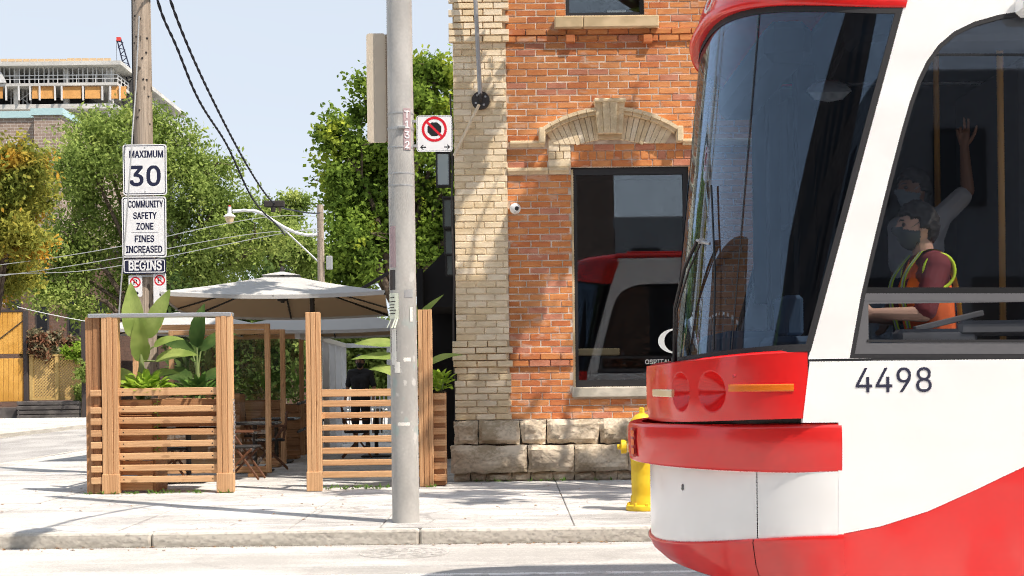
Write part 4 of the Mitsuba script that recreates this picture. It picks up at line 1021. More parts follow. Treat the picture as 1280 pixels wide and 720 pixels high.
banana_plant('banana plant with two upright pale leaves rising over the grey planter bar', x0, YF + .45, ZB, [
    (-.06, .80, -.08, -.05, 1, .72, .30, .30, .25), (.09, .80, .40, -.1, .9, .68, .28, .15, -.45), (.02, .50, -.05, -.25, 1.0, .62, .26, .5, .5), (.16, .70, .75, -.15, .42, .40, .17, 1.0, .2),
    (.18, .52, .8, -.2, .35, .55, .18, 1.0, -.3), (.10, .26, .6, -.4, .5, .45, .20, 1.5, .3), (-.08, .25, -.5, -.4, .5, .42, .20, 1.5, .4), (.0, .05, -.1, -.5, .5, .4, .2, 1.4, .1)], stem_h=.75, seed=1)
banana_plant('dark leafy banana plant in the shade behind the left planter', fx(247, 18.9), 18.9, ZB - .3, [
    (-.05, .9, -.7, -.2, .6, .55, .22, 1.1, .3), (.05, .95, .7, .1, .7, .55, .22, 1.1, -.3), (.0, 1.0, .1, -.3, 1, .6, .24, .9, .2), (-.06, .6, -.8, -.1, .3, .45, .24, 1.2, .2), (.08, .6, .7, -.3, .3, .45, .22, 1.3, .1), (.02, .8, -.3, .3, .8, .5, .22, 1.2, .6)], 'm_banana_dark', .8, 2)
def bush(name, label, cx, cy, cz, rx, ry, rz, n, L, w, m, seed, catg='plant', droop=.7):
    r = np.random.default_rng(seed); out = []
    for k in range(n):
        d = r.normal(size=3); d[2] = abs(d[2]) * .8 + .1; d /= np.linalg.norm(d); q = r.random() ** .5
        b = np.array([cx + d[0] * rx * q, cy + d[1] * ry * q, cz + d[2] * rz * q])
        dd = np.array([d[0], d[1] - .3, d[2] * .7 + r.uniform(-.1, .5)]); s = r.uniform(.7, 1.2)
        out.append(leaf(b, dd, (r.uniform(-.3, .3), -.3, 1), L * s, w * s, droop * r.uniform(.6, 1.5), .2, 6, 3))
    k = thing(name, label, catg)
    part(k, 'foliage', cat(out), m, True, kind='stuff')
    part(k, 'stem', cat([rod((cx, cy, cz - .08), (cx + dx * rx * .5, cy, cz + rz * .5), .008, 5) for dx in (-.8, 0, .7)]), 'm_stalk')
    return k
bush('leafy_plant', 'bright yellow green leafy plant spilling over the top slat of the left planter', fx(180), YF + .22, zp + .06, .30, .17, .22, 150, .14, .105, 'm_hosta', 3)
bush('leafy_plant', 'dark green leafy plant in the left planter beside the gateway post', fx(238), YF + .38, zp + .0, .32, .22, .22, 110, .15, .08, 'm_plant', 4)
bush('leafy_plant', 'small bright green plant on top of the narrow planter by the stone corner', fx(550, 18.6), 18.55, zt + .02, .15, .13, .22, 60, .13, .085, 'm_hosta', 5)
vine = thing('trailing_vine', 'thin green vine trailing down inside the slats of the left planter', 'plant')
part(vine, 'stem', tube([(fx(194), YF + .10, zp), (fx(194.5), YF + .09, zp - .3), (fx(193), YF + .10, zp - .75)], .006, 5), 'm_stalk')
part(vine, 'foliage', cat([leaf((fx(194), YF + .09, zp - .03 - .028 * k), (((-1) ** k), -.5, .1), (0, -.5, 1), .05, .035, .8, .2, 5, 3) for k in range(26)]), 'm_hosta', True, kind='stuff')
banana_plant('banana plant with broad leaves poking out behind the concrete pole', fx(506, 18.95), 18.95, zt, [
    (-.10, .62, -1, -.1, .12, .55, .16, .35, .2), (-.08, .45, -1, -.15, .10, .62, .15, .5, -.2), (-.02, 1.0, -.42, 0, 1, .38, .13, .3, .4), (.10, .88, .12, -.1, 1, .32, .16, .3, -.2), (.16, .92, .75, -.1, .75, .50, .15, .15, .3), (.08, .3, .5, -.4, .4, .4, .15, 1.2, 0), (-.05, .2, -.6, -.3, .4, .45, .18, 1.2, 0), (.3, .35, .9, -.1, .5, .5, .14, .9, .2)], stem_h=.8, seed=6)

# ---- clear partition screens in cedar frames ---------------------------------
def screen(label, u0, u1, vt, vb, y):
    k = thing('partition_screen', label, 'screen')
    x0, x1 = fx(u0, y), fx(u1, y); z1 = float(P(u1, vt, y)[2]); z0 = float(P(u1, vb, y)[2]); w = .075
    part(k, 'stile', box(x0, x0 + w, y - .03, y + .03, z0, z1, .005), 'm_cedar_upright'); part(k, 'stile', box(x1 - w, x1, y - .03, y + .03, z0, z1, .005), 'm_cedar_upright')
    for za, zb in ((z0, z0 + .09), (z1 - .075, z1)): part(k, 'rail', box(x0 + w, x1 - w, y - .028, y + .028, za, zb, .005), 'm_cedar')
    part(k, 'pane', sheet(x0 + w, x1 - w, y, z0 + .09, z1 - .075), 'm_clear')
    for x in (x0 + .1, x1 - .3): part(k, 'foot', box(x, x + .2, y - .22, y + .22, G0, z0 - .002, .004), 'm_cedar_dark')
screen('tall clear screen in a cedar frame, nearest of the patio screens', 167, 338.5, 404.5, 590.5, 20.7)
screen('tall clear screen in a cedar frame, second of the patio screens', 212, 357, 411.5, 579.5, 22.9)
screen('tall clear screen in a cedar frame, third of the patio screens', 246, 380, 418, 569, 25.3)
# white railing frames at the back
wr = thing('white_railing', 'white metal railing with slim posts at the far end of the patio', 'railing')
rp_ = [P(372, 420, 23.6), P(398, 423, 26), P(430, 432, 31), P(470, 432, 31), P(520, 432, 31)]
part(wr, 'top_rail', cat([beam(a, b, .09, .09) for a, b in zip(rp_[:-1], rp_[1:])]), 'm_rail_white')
for p in [P(398, 423, 26), P(407, 425, 27.2), P(415, 427, 28.4), P(422.5, 429.5, 29.7), P(429, 431.5, 30.9), P(487, 432, 31)]:
    part(wr, 'post', box(p[0] - .06, p[0] + .06, p[1] - .03, p[1] + .03, SZ, p[2] - .046, .006), 'm_rail_white')
for vv in (505, 540):
    q = [P(372, vv, 23.6), P(430, 431 + (vv - 432) * .76, 31)]
    part(wr, 'low_rail', beam(q[0], q[1], .03, .04), 'm_iron')
q = [beam((rp_[2][0], 31, SZ + h), (rp_[4][0], 31, SZ + h), .03, .04) for h in (.35, .75, 1.1)]
part(wr, 'bars', cat(q + [box(x - .012, x + .012, 30.99, 31.01, SZ + .1, SZ + 1.1) for x in np.linspace(rp_[2][0] + .1, rp_[4][0] - .05, 16)]), 'm_rail_white')

# ---- planters and shrubs further back, weeds along the boards ----
def back_planter(label, u0, u1, y, vtop, seed, m='m_plant'):
    k = thing('planter_box', label, 'planter'); x0, x1 = fx(u0, y), fx(u1, y); zt_ = float(P((u0 + u1) / 2, vtop, y)[2]); n = max(3, int((zt_ - SZ) / .15)); h = (zt_ - G0) / n
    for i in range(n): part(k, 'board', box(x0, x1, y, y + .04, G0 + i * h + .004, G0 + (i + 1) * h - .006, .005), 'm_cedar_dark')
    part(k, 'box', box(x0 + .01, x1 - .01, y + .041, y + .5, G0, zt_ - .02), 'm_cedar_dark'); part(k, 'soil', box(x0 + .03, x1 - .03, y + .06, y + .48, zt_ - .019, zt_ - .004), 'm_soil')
    return (x0 + x1) / 2, (x1 - x0) / 2, zt_
for lab, u0, u1, y, vt, sd, mm in (('long dark planter along the back of the screens, under the middle umbrella', 186, 300, 23.5, 492, 61, 'm_banana_dark'), ('dark planter between the second and third clear screens', 300, 352, 24.9, 500, 62, 'm_plant'), ('dark planter at the far end of the screens', 348, 386, 26.6, 505, 63, 'm_plant')):
    c_, w_, z_ = back_planter(lab, u0, u1, y, vt, sd)
    bush('leafy_plant', 'dark shrubby plants filling the ' + lab.replace(', under the middle umbrella', ''), c_, y + .25, z_, w_, .24, .55, int(120 * w_), .24, .10, mm, sd)
wd = []
rw = np.random.default_rng(77)
for (xa_, xb_, y_, n_) in ((fx(107), fx(291), YF - .07, 30), (fx(383), fx(545), 18.2, 34), (fx(392), fx(480), YF + .2, 12), (XP0, 1.6, YB - .2, 16)):
    for _ in range(n_):
        x_ = rw.uniform(xa_, xb_)
        for j in range(5): wd.append(leaf((x_ + rw.normal() * .02, y_ + rw.normal() * .03, SZ), (rw.normal() * .6, rw.normal() * .4 - .2, rw.uniform(.5, 1)), (.2, -.4, 1), rw.uniform(.03, .075), .014, .8, .2, 4, 3))
solo('weeds', cat(wd), 'm_plant', 'tiny green weeds in the joint along the foot of the fence and wall', 'weeds', kind='stuff', smooth=True)
lt = []
for _ in range(170):
    x_ = rw.uniform(-6, 1.6); y_ = KY - abs(rw.normal()) * .10 - .02 if rw.random() < .6 else rw.uniform(13.4, 19)
    z_ = .004 if y_ < KY else SZ + .003
    a_ = rw.uniform(0, 6.28); L_ = rw.uniform(.015, .05); d_ = np.array([math.cos(a_), math.sin(a_), 0]); n_ = np.array([-d_[1], d_[0], 0]) * L_ * .35; c_ = np.array([x_, y_, z_])
    lt.append(TM([c_ - d_ * L_ / 2, c_ + n_ + [0, 0, .008], c_ + d_ * L_ / 2, c_ - n_ + [0, 0, .006]], [[0, 1, 2], [0, 2, 3]]))
solo('leaf_litter', cat(lt), 'm_cedar_dark', 'small dry leaves and grit scattered along the kerb and pavement', 'litter', kind='stuff')
# ---- umbrellas -----------------------------------------------------------------
def umbrella(label, cx, cy, hw, zh, za, rot, tilt=0., mast=None):
    k = thing('patio_umbrella', label, 'umbrella')
    def R(m):
        m = rotz(m, rot, (cx, cy, 0)); m.vertices[:, 2] -= tilt * (m.vertices[:, 1] - cy); return m
    ap = np.array([cx, cy, za]); N = 15
    cor = [np.array([cx + a * hw, cy + b * hw, zh]) for a, b in ((-1, -1), (1, -1), (1, 1), (-1, 1))]
    def panel(A, B, top, lift):
        V = []
        for i in range(N):
            t = top + (1 - top) * i / (N - 1); row = []
            for j in range(N):
                s = j / (N - 1); e = A * (1 - s) + B * s
                p = ap * (1 - t) + e * t
                p[2] += lift - .05 * math.sin(np.pi * s) * t ** 2 + .018 * math.sin(np.pi * t) - .04 * math.sin(np.pi * t) * 1.0
                row.append(p)
            V.append(row)
        return V
    tops, unders, vals = [], [], []
    for q in range(4):
        A, B = cor[q], cor[(q + 1) % 4]
        V = panel(A, B, .10, 0); tops.append(grid_mesh(np.array(V)))
        U = np.array(V); U[..., 2] -= .018; unders.append(grid_mesh(U))
        e = np.array(V[-1]); lo = e.copy(); lo[:, 2] -= .055; vals.append(grid_mesh(np.array([e, lo])))
    part(k, 'canopy', R(cat(tops)), 'm_canopy', True)
    part(k, 'lining', R(cat(unders)), 'm_canopy_tan', True)
    part(k, 'hem', R(cat(vals)), 'm_canopy', True)
    vent = []
    for q in range(4):
        A, B = [ap * .82 + cor[j] * .18 for j in (q, (q + 1) % 4)]
        tip = ap + [0, 0, .035]; A = A + [0, 0, .028]; B = B + [0, 0, .028]
        vent.append(grid_mesh(np.array([[tip * (1 - t) + (A * (1 - s) + B * s) * t for s in np.linspace(0, 1, 6)] for t in np.linspace(.02, 1, 6)])))
    part(k, 'vent', R(cat(vent)), 'm_canopy', True)
    part(k, 'finial', lathe([(0, -.02), (.035, -.02), (.03, .03), (0, .05)], 12, (cx, cy, za + .06)), 'm_iron', 30)
    mx = PX(391.5, cy) if mast is None else mast
    part(k, 'pole', rod((mx, cy, SZ), (mx, cy, za - .30), .035, 12), 'm_iron', 40)
    part(k, 'arm', beam((mx, cy, za - .32), (cx, cy, za - .32), .04, .05), 'm_iron')
    part(k, 'hub_post', rod((cx, cy, za - .42), (cx, cy, za), .03, 10), 'm_iron', 40)
    part(k, 'hub', lathe([(0.03, -.06), (.075, -.05), (.075, .03), (.03, .05)], 14, (cx, cy, za - .34)), 'm_iron', 30)
    for q in range(4):
        for e in (cor[q], (cor[q] + cor[(q + 1) % 4]) / 2):
            a = ap + [0, 0, -.05]; b = e + [0, 0, -.045 if e is cor[q] else -.075]
            part(k, 'rib', R(beam(a, b, .022, .03)), 'm_iron')
            part(k, 'strut', R(beam(np.array([cx, cy, za - .33]), a * .55 + b * .45 + [0, 0, -.02], .016, .02)), 'm_iron')
umbrella('large square cream umbrella with tan underside over the front of the patio', -3.30, 21.15, 1.50, 2.60, 3.02, .07, .055)
p2 = P(420, 400, 25.2)
umbrella('second square cream umbrella standing behind the large front one', p2[0] - .1, 25.0, 1.5, 2.33, 2.78, .05)
p3 = P(250, 400, 25.6)
umbrella('pale umbrella at the back left of the patio, mostly behind the planter', p3[0] - .1, 25.5, 1.35, 2.40, 2.75, -.1, 0., PX(280, 25.5))

# ---- tables and chairs ----------------------------------------------------------
def table(label, x, y, w=.7, d=.7, h=.74):
    k = thing('cafe_table', label, 'table')
    part(k, 'top', box(x - w / 2, x + w / 2, y - d / 2, y + d / 2, SZ + h - .035, SZ + h, .01), 'm_table')
    part(k, 'column', rod((x, y, SZ + .03), (x, y, SZ + h - .036), .035, 10), 'm_iron', 40)
    part(k, 'base', box(x - .25, x + .25, y - .25, y + .25, G0, SZ + .035, .012), 'm_iron')
def chair(label, x, y, a):
    k = thing('cafe_chair', label, 'chair')
    R = lambda m: rotz(m, a, (x, y, 0))
    part(k, 'seat', R(box(x - .21, x + .21, y - .21, y + .21, SZ + .43, SZ + .465, .012)), 'm_chair')
    for sx in (-1, 1):
        part(k, 'leg', R(beam((x + sx * .18, y - .26, G0), (x + sx * .18, y + .20, SZ + .64), .025, .03)), 'm_chair_wood')
        part(k, 'leg', R(beam((x + sx * .20, y + .25, G0), (x + sx * .20, y - .17, SZ + .43), .025, .03)), 'm_chair_wood')
        part(k, 'stile', R(beam((x + sx * .19, y + .19, SZ + .45), (x + sx * .19, y + .25, SZ + .88), .025, .03)), 'm_chair_wood')
        part(k, 'armrest', R(box(x + sx * .21 - .02, x + sx * .21 + .02, y - .2, y + .22, SZ + .645, SZ + .67, .006)), 'm_chair_wood')
    part(k, 'backrest', R(box(x - .18, x + .18, y + .225, y + .24, SZ + .60, SZ + .86, .006)), 'm_chair')
table('dark square table behind the nearest clear screen', fx(318, 21.6), 21.6)
table('dark table behind the left planter slats', fx(235, 19.6), 19.6)
table('dark table between the second and third clear screens', fx(345, 24.0), 24.0)
table('dark table at the back right of the patio', fx(470, 25.5), 25.5)
chair('dark folding chair just inside the gateway post by the nearest screen', fx(303, 20.1), 20.1, 1.5)
chair('dark chair at the table behind the nearest screen', fx(338, 22.3), 22.3, -1.4)
chair('dark chair at the left end of the table behind the planter slats', fx(214, 19.7), 19.7, 1.6)
chair('dark chair at the table behind the second screen', fx(322, 24.1), 24.1, 1.6)
chair('dark chair at the back right table of the patio', fx(445, 25.3), 25.3, 1.7)
# chain hanging on the gateway post
lk = []
x = fx(292.5)
for k in range(30):
    t = trimesh.creation.torus(.016, .0045, major_sections=10, minor_sections=5); t.apply_scale([.75, 1.3, 1])
    t.apply_transform(trimesh.transformations.rotation_matrix(np.pi / 2, [1, 0, 0]))
    if k % 2: t.apply_transform(trimesh.transformations.rotation_matrix(np.pi / 2, [0, 0, 1]))
    t.apply_translation([x + .008 * math.sin(k * .2), YF - .03 + .006 * math.sin(k), fz(497) - k * .029]); lk.append(t)
solo('chain', cat(lk), 'm_steel', 'steel chain hanging down the right side of the gateway post', 'chain', kind='stuff')
# waiter
wa = thing('person', 'person in black shirt, shorts and face mask standing inside the patio behind the slat fence', 'person')
pw = P(451.5, 559, 28.6)
Jw = dict(STAND); Jw.update(el_l=(-.26, .0, 1.15), wr_l=(-.27, .12, .92), el_r=(.25, -.02, 1.15), wr_r=(.28, .08, .92), kn_l=(-.11, .02, .5), an_l=(-.13, .0, .085), kn_r=(.10, .03, .5), an_r=(.10, .0, .085))
person(wa, Jw, dict(skin='m_skin_brown', shirt='m_cloth_black', trousers='m_cloth_black', shoe='m_shoe', hair='m_hair_dark'), 1.82, (pw[0], 28.6, SZ), math.pi - .15, sleeve=.8, shorts=True, mask='m_mask_black', head_tilt=-.12)
# dark canvas screen, lanterns and duct beside the building
mat('m_fabric_black', (.012, .012, .014), .9)
aw = thing('awning', 'black canvas awning sloping down beside the cream brick corner', 'awning')
a0, a1, a2, a3 = P(566, 305, 22), P(526, 345, 22), P(524, 384, 22), P(569, 384, 22)
part(aw, 'canvas', prism(Polygon([(p[0], p[2]) for p in (a0, a1, a2, a3)]), 21.9, 24.5), 'm_fabric_black')
part(aw, 'front_arm', beam(P(486, 341, 24), P(452, 361, 24), .05, .05), 'm_iron')
part(aw, 'post', box(P(525, 340, 21.8)[0] - .05, P(525, 340, 21.8)[0] + .05, 21.75, 21.85, SZ, P(525, 336, 21.8)[2], .01), 'm_fabric_black')
part(aw, 'side_curtain', box(P(530, 384, 25)[0], XP0, 24.6, 24.7, SZ, P(530, 384, 24.6)[2] + .3), 'm_fabric_black')
mat('m_frost_pale', (.38, .46, .50), .25); mat('m_frost', (.12, .15, .16), .2)
for i, (u0, u1, v0, v1, y, w) in enumerate(((545, 562.5, 190, 233, 20.0, 'topmost of four'), (553.5, 568, 248, 285, 20.6, 'second from the top of four'), (555, 568, 287, 319, 21.0, 'third from the top of four'), (557, 567, 317, 345, 21.3, 'lowest of four'))):
    k = thing('wall_lantern', f'black framed glass lantern beside the cream brick corner, {w}', 'lantern', 'black lanterns beside the brick corner')
    p, q = P(u0, v1, y), P(u1, v0, y); fr = .022; dd = .16
    bars = [box(a, a + fr, b, b + fr, p[2], q[2], .003) for a in (p[0], q[0] - fr) for b in (y, y + dd)]
    bars += [box(p[0] + fr + .001, q[0] - fr - .001, b, b + fr, z, z + fr, .003) for b in (y + .001, y + dd - .001) for z in (p[2] + .001, q[2] - fr - .001)]
    part(k, 'frame', cat(bars), 'm_black'); part(k, 'cap', box(p[0] - .006, q[0] + .006, y - .006, y + dd + .03, q[2] + .001, q[2] + .03, .005), 'm_black')
    part(k, 'pane', box(p[0] + fr + .001, q[0] - fr - .001, y + .012, y + dd, p[2] + fr + .001, q[2] - fr - .001), 'm_frost_pale' if i == 0 else 'm_frost')
    part(k, 'bracket', box(q[0] - .01, XP0 + .03, y + .07, y + .11, q[2] - .08, q[2] - .04), 'm_black')
# ================================================================ the streetcar: rounded cab seen from its side
YS, YC, WH = 7.30, 8.57, 1.27
def sxz(u, v): p = P(u, v, YS); return float(p[0]), float(p[2])
def poly_px(pts, y=YS): return [(float(P(u, v, y)[0]), float(P(u, v, y)[2])) for u, v in pts]
def bodypaint(key, c, rough=.16):
    def fn(p, n, uv):
        d = smoothstep(.45, .75, fbm(p.x * 1.6, p.y * 1.6, p.z * 4, 4)) * .10 + smoothstep(1.0, .35, p.z) * smoothstep(.35, .7, fbm(p.x * 5, p.y * 5, p.z * 2, 3)) * .18
        return mix(c, (.42, .38, .33), d * .55)
    mat(key, proc(fn), rough, spec=.5, coat=.9, bump=proc(lambda p, n, uv: fbm(p.x * 2.6, p.y * 2.6, p.z * 3.2, 2), .01), bscale=.010)
bodypaint('m_car_red', (.70, .012, .012))
bodypaint('m_car_white', (.84, .84, .83), .2)
mat('m_car_black', (.012, .012, .013), .35)
mat('m_car_grey', (.15, .15, .16), .4, metal=.3)
mat('m_car_seal', (.015, .015, .018), .7)
mat('m_interior', (.06, .063, .07), .7)
mat('m_interior_dark', (.03, .031, .034), .7)
mat('m_interior_blue', (.13, .20, .30), .5)
mat('m_seat', (.02, .022, .03), .8)
mat('m_pole_yellow', (.42, .22, .05), .4)
mat('m_amber', (.75, .17, .008), .15, coat=.8)
mat('m_clear_lamp', (.72, .56, .34), .15, coat=.8)
mat('m_lens_red', (.42, .008, .02), .1, coat=1.)
mat('m_navy', (.02, .022, .05), .5)
mat('m_orange_lamp', (.80, .14, .03), .2, coat=.6)
scene['m_carglass'] = {'type': 'thindielectric', 'int_ior': 1.52, 'ext_ior': 1.0, 'specular_reflectance': rgb((.75, .85, 1.0)), 'specular_transmittance': rgb((.80, .82, .84))}
scene['m_windshield'] = {'type': 'thindielectric', 'int_ior': 1.75, 'ext_ior': 1.0, 'specular_reflectance': rgb((.42, .56, .74)), 'specular_transmittance': rgb((.26, .30, .35))}
def plan(theta, X0, Xe, n, off=0.):
    """Point of the rounded front in plan; theta 0 = camera side, pi = far side."""
    c, s = np.cos(theta), np.clip(np.sin(theta), 0, 1)
    y = YC - (WH + off) * np.sign(c) * np.abs(c) ** (2 / n)
    f = s ** (2 / n)
    return Xe - (Xe - X0 + off) * f, y, f
def loft(secs, th):
    """secs: list of (z_side, z_nose, X0, Xe, n, off). Surface through them."""
    rows = []
    for zs, zn, X0, Xe, n, off in secs:
        x, y, f = plan(th, X0, Xe, n, off)
        rows.append(np.stack([x, y, zs + (zn - zs) * f ** 2], 1))
    return np.array(rows)
def thetas(a, b, n=97):
    t = np.linspace(a, b, n)
    return t
TH = np.concatenate([np.pi * np.linspace(0, .06, 8)[:-1] ** 1.0, np.pi * np.linspace(.06, .94, 90), np.pi * np.linspace(.94, 1, 8)[1:]])
def theta_at(xq, X0, Xe, n):
    t = np.linspace(0, np.pi / 2, 2000); x, y, f = plan(t, X0, Xe, n); return float(t[np.argmin(np.abs(x - xq))])
def theta_u(u, X0, Xe, n):
    t = np.linspace(0, np.pi * .45, 2000); x, y, f = plan(t, X0, Xe, n); return float(t[np.argmin(np.abs(x / y - (u - 640) / F))])
def close_strip(R):
    return grid_mesh(R)
car = thing('streetcar', 'red and white streetcar with rounded glass cab passing close in front of the brick building', 'streetcar')

# --- side shells (near and far) with the cab window cut out
XEND = 30.0
front = poly_px([(1010, 449), (1036, 355), (1061, 258), (1086, 160), (1108, 74), (1128, 0)])
slope = (front[-1][0] - front[-2][0]) / (front[-1][1] - front[-2][1])
top_z = 3.80
front.append((front[-1][0] + slope * (3.42 - front[-1][1]), 3.42)); front.append((front[-1][0] + .12, top_z))
sw_px = [(1283, 582), (1250, 597.5), (1220, 612), (1160, 639), (1100, 658), (1048, 668)]
swoosh = [(XEND, 1.50), (6.5, 1.50), (4.4, 1.46), (3.5, 1.33), (3.0, 1.19)] + poly_px(sw_px)
upper = Polygon(front[:1] + [(XEND, front[0][1]), (XEND, top_z)] + front[::-1][:-1])
win_px = [(1062, 448), (1068, 415), (1076, 370), (1088, 318), (1101, 264), (1114, 212), (1126, 166), (1137, 128), (1147, 100), (1158, 77), (1173, 56), (1193, 39), (1218, 27), (1250, 18), (1290, 12), (1340, 9), (1500, 7), (1560, 10), (1590, 24), (1604, 50), (1606, 80), (1606, 448)]
window = Polygon(poly_px(win_px))
more_w = [roundrect(x, x + w, 1.55, 3.34, .12) for x, w in ((4.15, .95), (5.3, 2.2), (7.7, 2.2), (10.2, 1.3), (11.8, 2.2), (14.3, 2.2), (17.0, 1.3), (18.6, 2.2), (21.2, 2.2), (24, 1.3), (25.8, 2.4))]
shell = upper.difference(window)
for w in more_w: shell = shell.difference(w)
low_z = front[0][1] - .012
sx0, sz0 = sxz(1048, 528); x10, z10 = sxz(1003, 528)
lower = Polygon([(sxz(1012, 452)[0], low_z), (XEND, low_z)] + swoosh + [(sx0, sz0), (x10, sz0)])
skirt = Polygon(swoosh + [(sxz(1046, 660)[0], .38), (XEND, .38)])
for side, (ya, yb) in enumerate(((YS, YS + .045), (2 * YC - YS - .045, 2 * YC - YS))):
    part(car, 'upper_side', prism(shell, ya, yb), 'm_car_white')
    part(car, 'lower_side', prism(lower, ya - .002 * (1 - side), yb + .002 * side), 'm_car_white')
    part(car, 'side_skirt', prism(skirt, ya + .001, yb - .001), 'm_car_red')
    part(car, 'side_joint', box(front[0][0] - .01, XEND, ya + .004, yb - .004, low_z - .004, front[0][1] + .004), 'm_car_seal')
    yg = ya + .018 if side == 0 else yb - .018
    wn = part(car, 'side_window', prism(window.difference(window.buffer(-.022)), yg - .016 if side == 0 else yg - .008, yg + .008 if side == 0 else yg + .016), 'm_car_seal')
    gl = prism(window.buffer(-.004), yg - .001, yg); gm = TM(gl.vertices, gl.faces[np.abs(gl.face_normals[:, 1] + (1 if side == 0 else -1)) < .01])
    part(wn, 'pane', gm, 'm_carglass')
    d = -1 if side == 0 else 1                            # towards the outside
    def yy(a, b): return (min(yg + d * a, yg + d * b), max(yg + d * a, yg + d * b))
    # black bar, grey rail, sliding pane frame, sill frame
    xr = sxz(1606, 400)[0]
    def bar(u0, v0, v1, name, m, a, b, u1=1606):
        ql = Polygon(poly_px([(u0, v0), (u1, v0), (u1, v1), (u0, v1)])).intersection(window.buffer(-.003))
        part(wn, name, prism(ql, *yy(a, b)), m)
    bar(1060, 359, 366.5, 'black_bar', 'm_car_black', .001, .008)
    bar(1060, 366.5, 376, 'rail', 'm_car_grey', .001, .014)
    fr = Polygon(poly_px([(1058, 376), (1606, 376), (1606, 449), (1058, 449)])).intersection(window.buffer(-.003))
    fr = fr.difference(roundrect(sxz(1081, 0)[0], sxz(1590, 0)[0], sxz(1300, 426)[1], sxz(1300, 377)[1], .008))
    part(wn, 'slider_frame', prism(fr, *yy(.001, .012)), 'm_car_grey')
    bar(1084, 424.5, 427.5, 'slider_track', 'm_car_seal', .0125, .016)
    bar(1060, 66, 69, 'header_line', 'm_car_black', .001, .004)
    for k, w in enumerate(more_w):
        g = prism(w.buffer(.0), yg - .001, yg); gm = TM(g.vertices, g.faces[np.abs(g.face_normals[:, 1] + (1 if side == 0 else -1)) < .01])
        part(car, 'saloon_window', gm, 'm_carglass')
part(car, 'pillar_edge', prism(LineString(front[:6]).buffer(.012, cap_style=2), YS + .001, YS + .05), 'm_car_seal')

# --- the rounded front
zb_s, zb_n = 1.592, 1.545             # foot of the windshield
z_t = 3.323
def ws_params(t):                     # t 0 foot, 1 top
    return .962 + (1.158 - .962) * t, 1.49 + (1.975 - 1.49) * t, 2.35 + .22 * t
rows = [(zb_s + (z_t - .015 - zb_s) * t, zb_n + (z_t + .134 - zb_n) * t, *ws_params(t), 0.0) for t in np.linspace(0, 1, 24)]
R = loft(rows, TH)
part(car, 'windshield', grid_mesh(R), 'm_windshield', True)
def ws_point(t, th, off=0.):
    X0, Xe, n = ws_params(t); x, y, f = plan(np.array([th]), X0, Xe, n, off)
    zs, zn = zb_s + (z_t - .015 - zb_s) * t, zb_n + (z_t + .134 - zb_n) * t
    return np.array([x[0], y[0], zs + (zn - zs) * f[0] ** 2])
ws = f'{car}__windshield'
for nm, ta, tb in (('top_border', .978, 1.004), ('foot_border', .0, .022)):
    rr = [(zb_s + (z_t - .015 - zb_s) * t, zb_n + (z_t + .134 - zb_n) * t, *ws_params(t), .004) for t in (ta, (ta + tb) / 2, tb)]
    part(ws, nm, grid_mesh(loft(rr, TH)), 'm_car_seal', True)
t_ = np.linspace(0, 1, 20)
def ws_strip(th0, th1, off=.004):
    V = np.array([[ws_point(t, th, off) for th in np.linspace(th0(t), th1(t), 4)] for t in t_]); return grid_mesh(V)
for a in (0, 1):
    part(ws, 'side_border', ws_strip(lambda t: (0.0 if a == 0 else np.pi), lambda t: abs((0 if a == 0 else np.pi) - theta_at(ws_params(t)[1] - .034, *ws_params(t)))), 'm_car_seal', True)
for sgn in (0, 1):
    f0 = lambda t: theta_u(956 - 42 * (1 - t), *ws_params(t))
    q = (lambda t: f0(t)) if sgn == 0 else (lambda t: np.pi - f0(t))
    part(ws, 'seam', ws_strip(lambda t: q(t) - .006, lambda t: q(t) + .006, .003), 'm_car_seal', True)

# roof band above the windshield
secs = [(3.300, 3.450, 1.22, 1.99, 2.6, -.03), (3.300, 3.450, 1.125, 1.985, 2.6, .004), (3.308, 3.458, 1.112, 1.985, 2.6, .010), (3.345, 3.495, 1.105, 1.995, 2.6, .012), (3.365, 3.512, 1.125, 2.0, 2.6, .006),
        (3.55, 3.64, 1.16, 2.07, 2.65, .004), (3.75, 3.79, 1.22, 2.15, 2.7, 0), (3.86, 3.87, 1.40, 2.25, 2.7, -.08), (3.93, 3.93, 1.75, 2.4, 2.6, -.30)]
part(car, 'roof_front', grid_mesh(loft(secs, TH)), 'm_car_red', 40)
part(car, 'roof', cat([box(2.05, XEND, YS + .02, 2 * YC - YS - .02, 3.795, 3.90, .04), box(2.3, XEND, YS + .25, 2 * YC - YS - .25, 3.88, 3.955, .02), box(5, 8, YS + .4, 2 * YC - YS - .4, 3.95, 4.25, .05), box(11, 16, YS + .4, 2 * YC - YS - .4, 3.95, 4.25, .05)]), 'm_car_red')
for k, dz in enumerate((.06, .175, .29)):               # pale rings of a painted emblem on the band
    ring = []
    for a in np.linspace(0, 2 * np.pi, 25):
        th = np.pi / 2 - .16 + .060 * math.cos(a); z = 3.53 + dz * .8 + .050 * math.sin(a)
        x, y, f = plan(np.array([th]), 1.125 + (z - 3.512) * .28, 2.0 + (z - 3.512) * .5, 2.65, .014)
        ring.append((x[0], y[0], z))
    part(f'{car}__roof_front', 'emblem_ring', tube(ring, .007, 6, False), 'm_car_white', True)

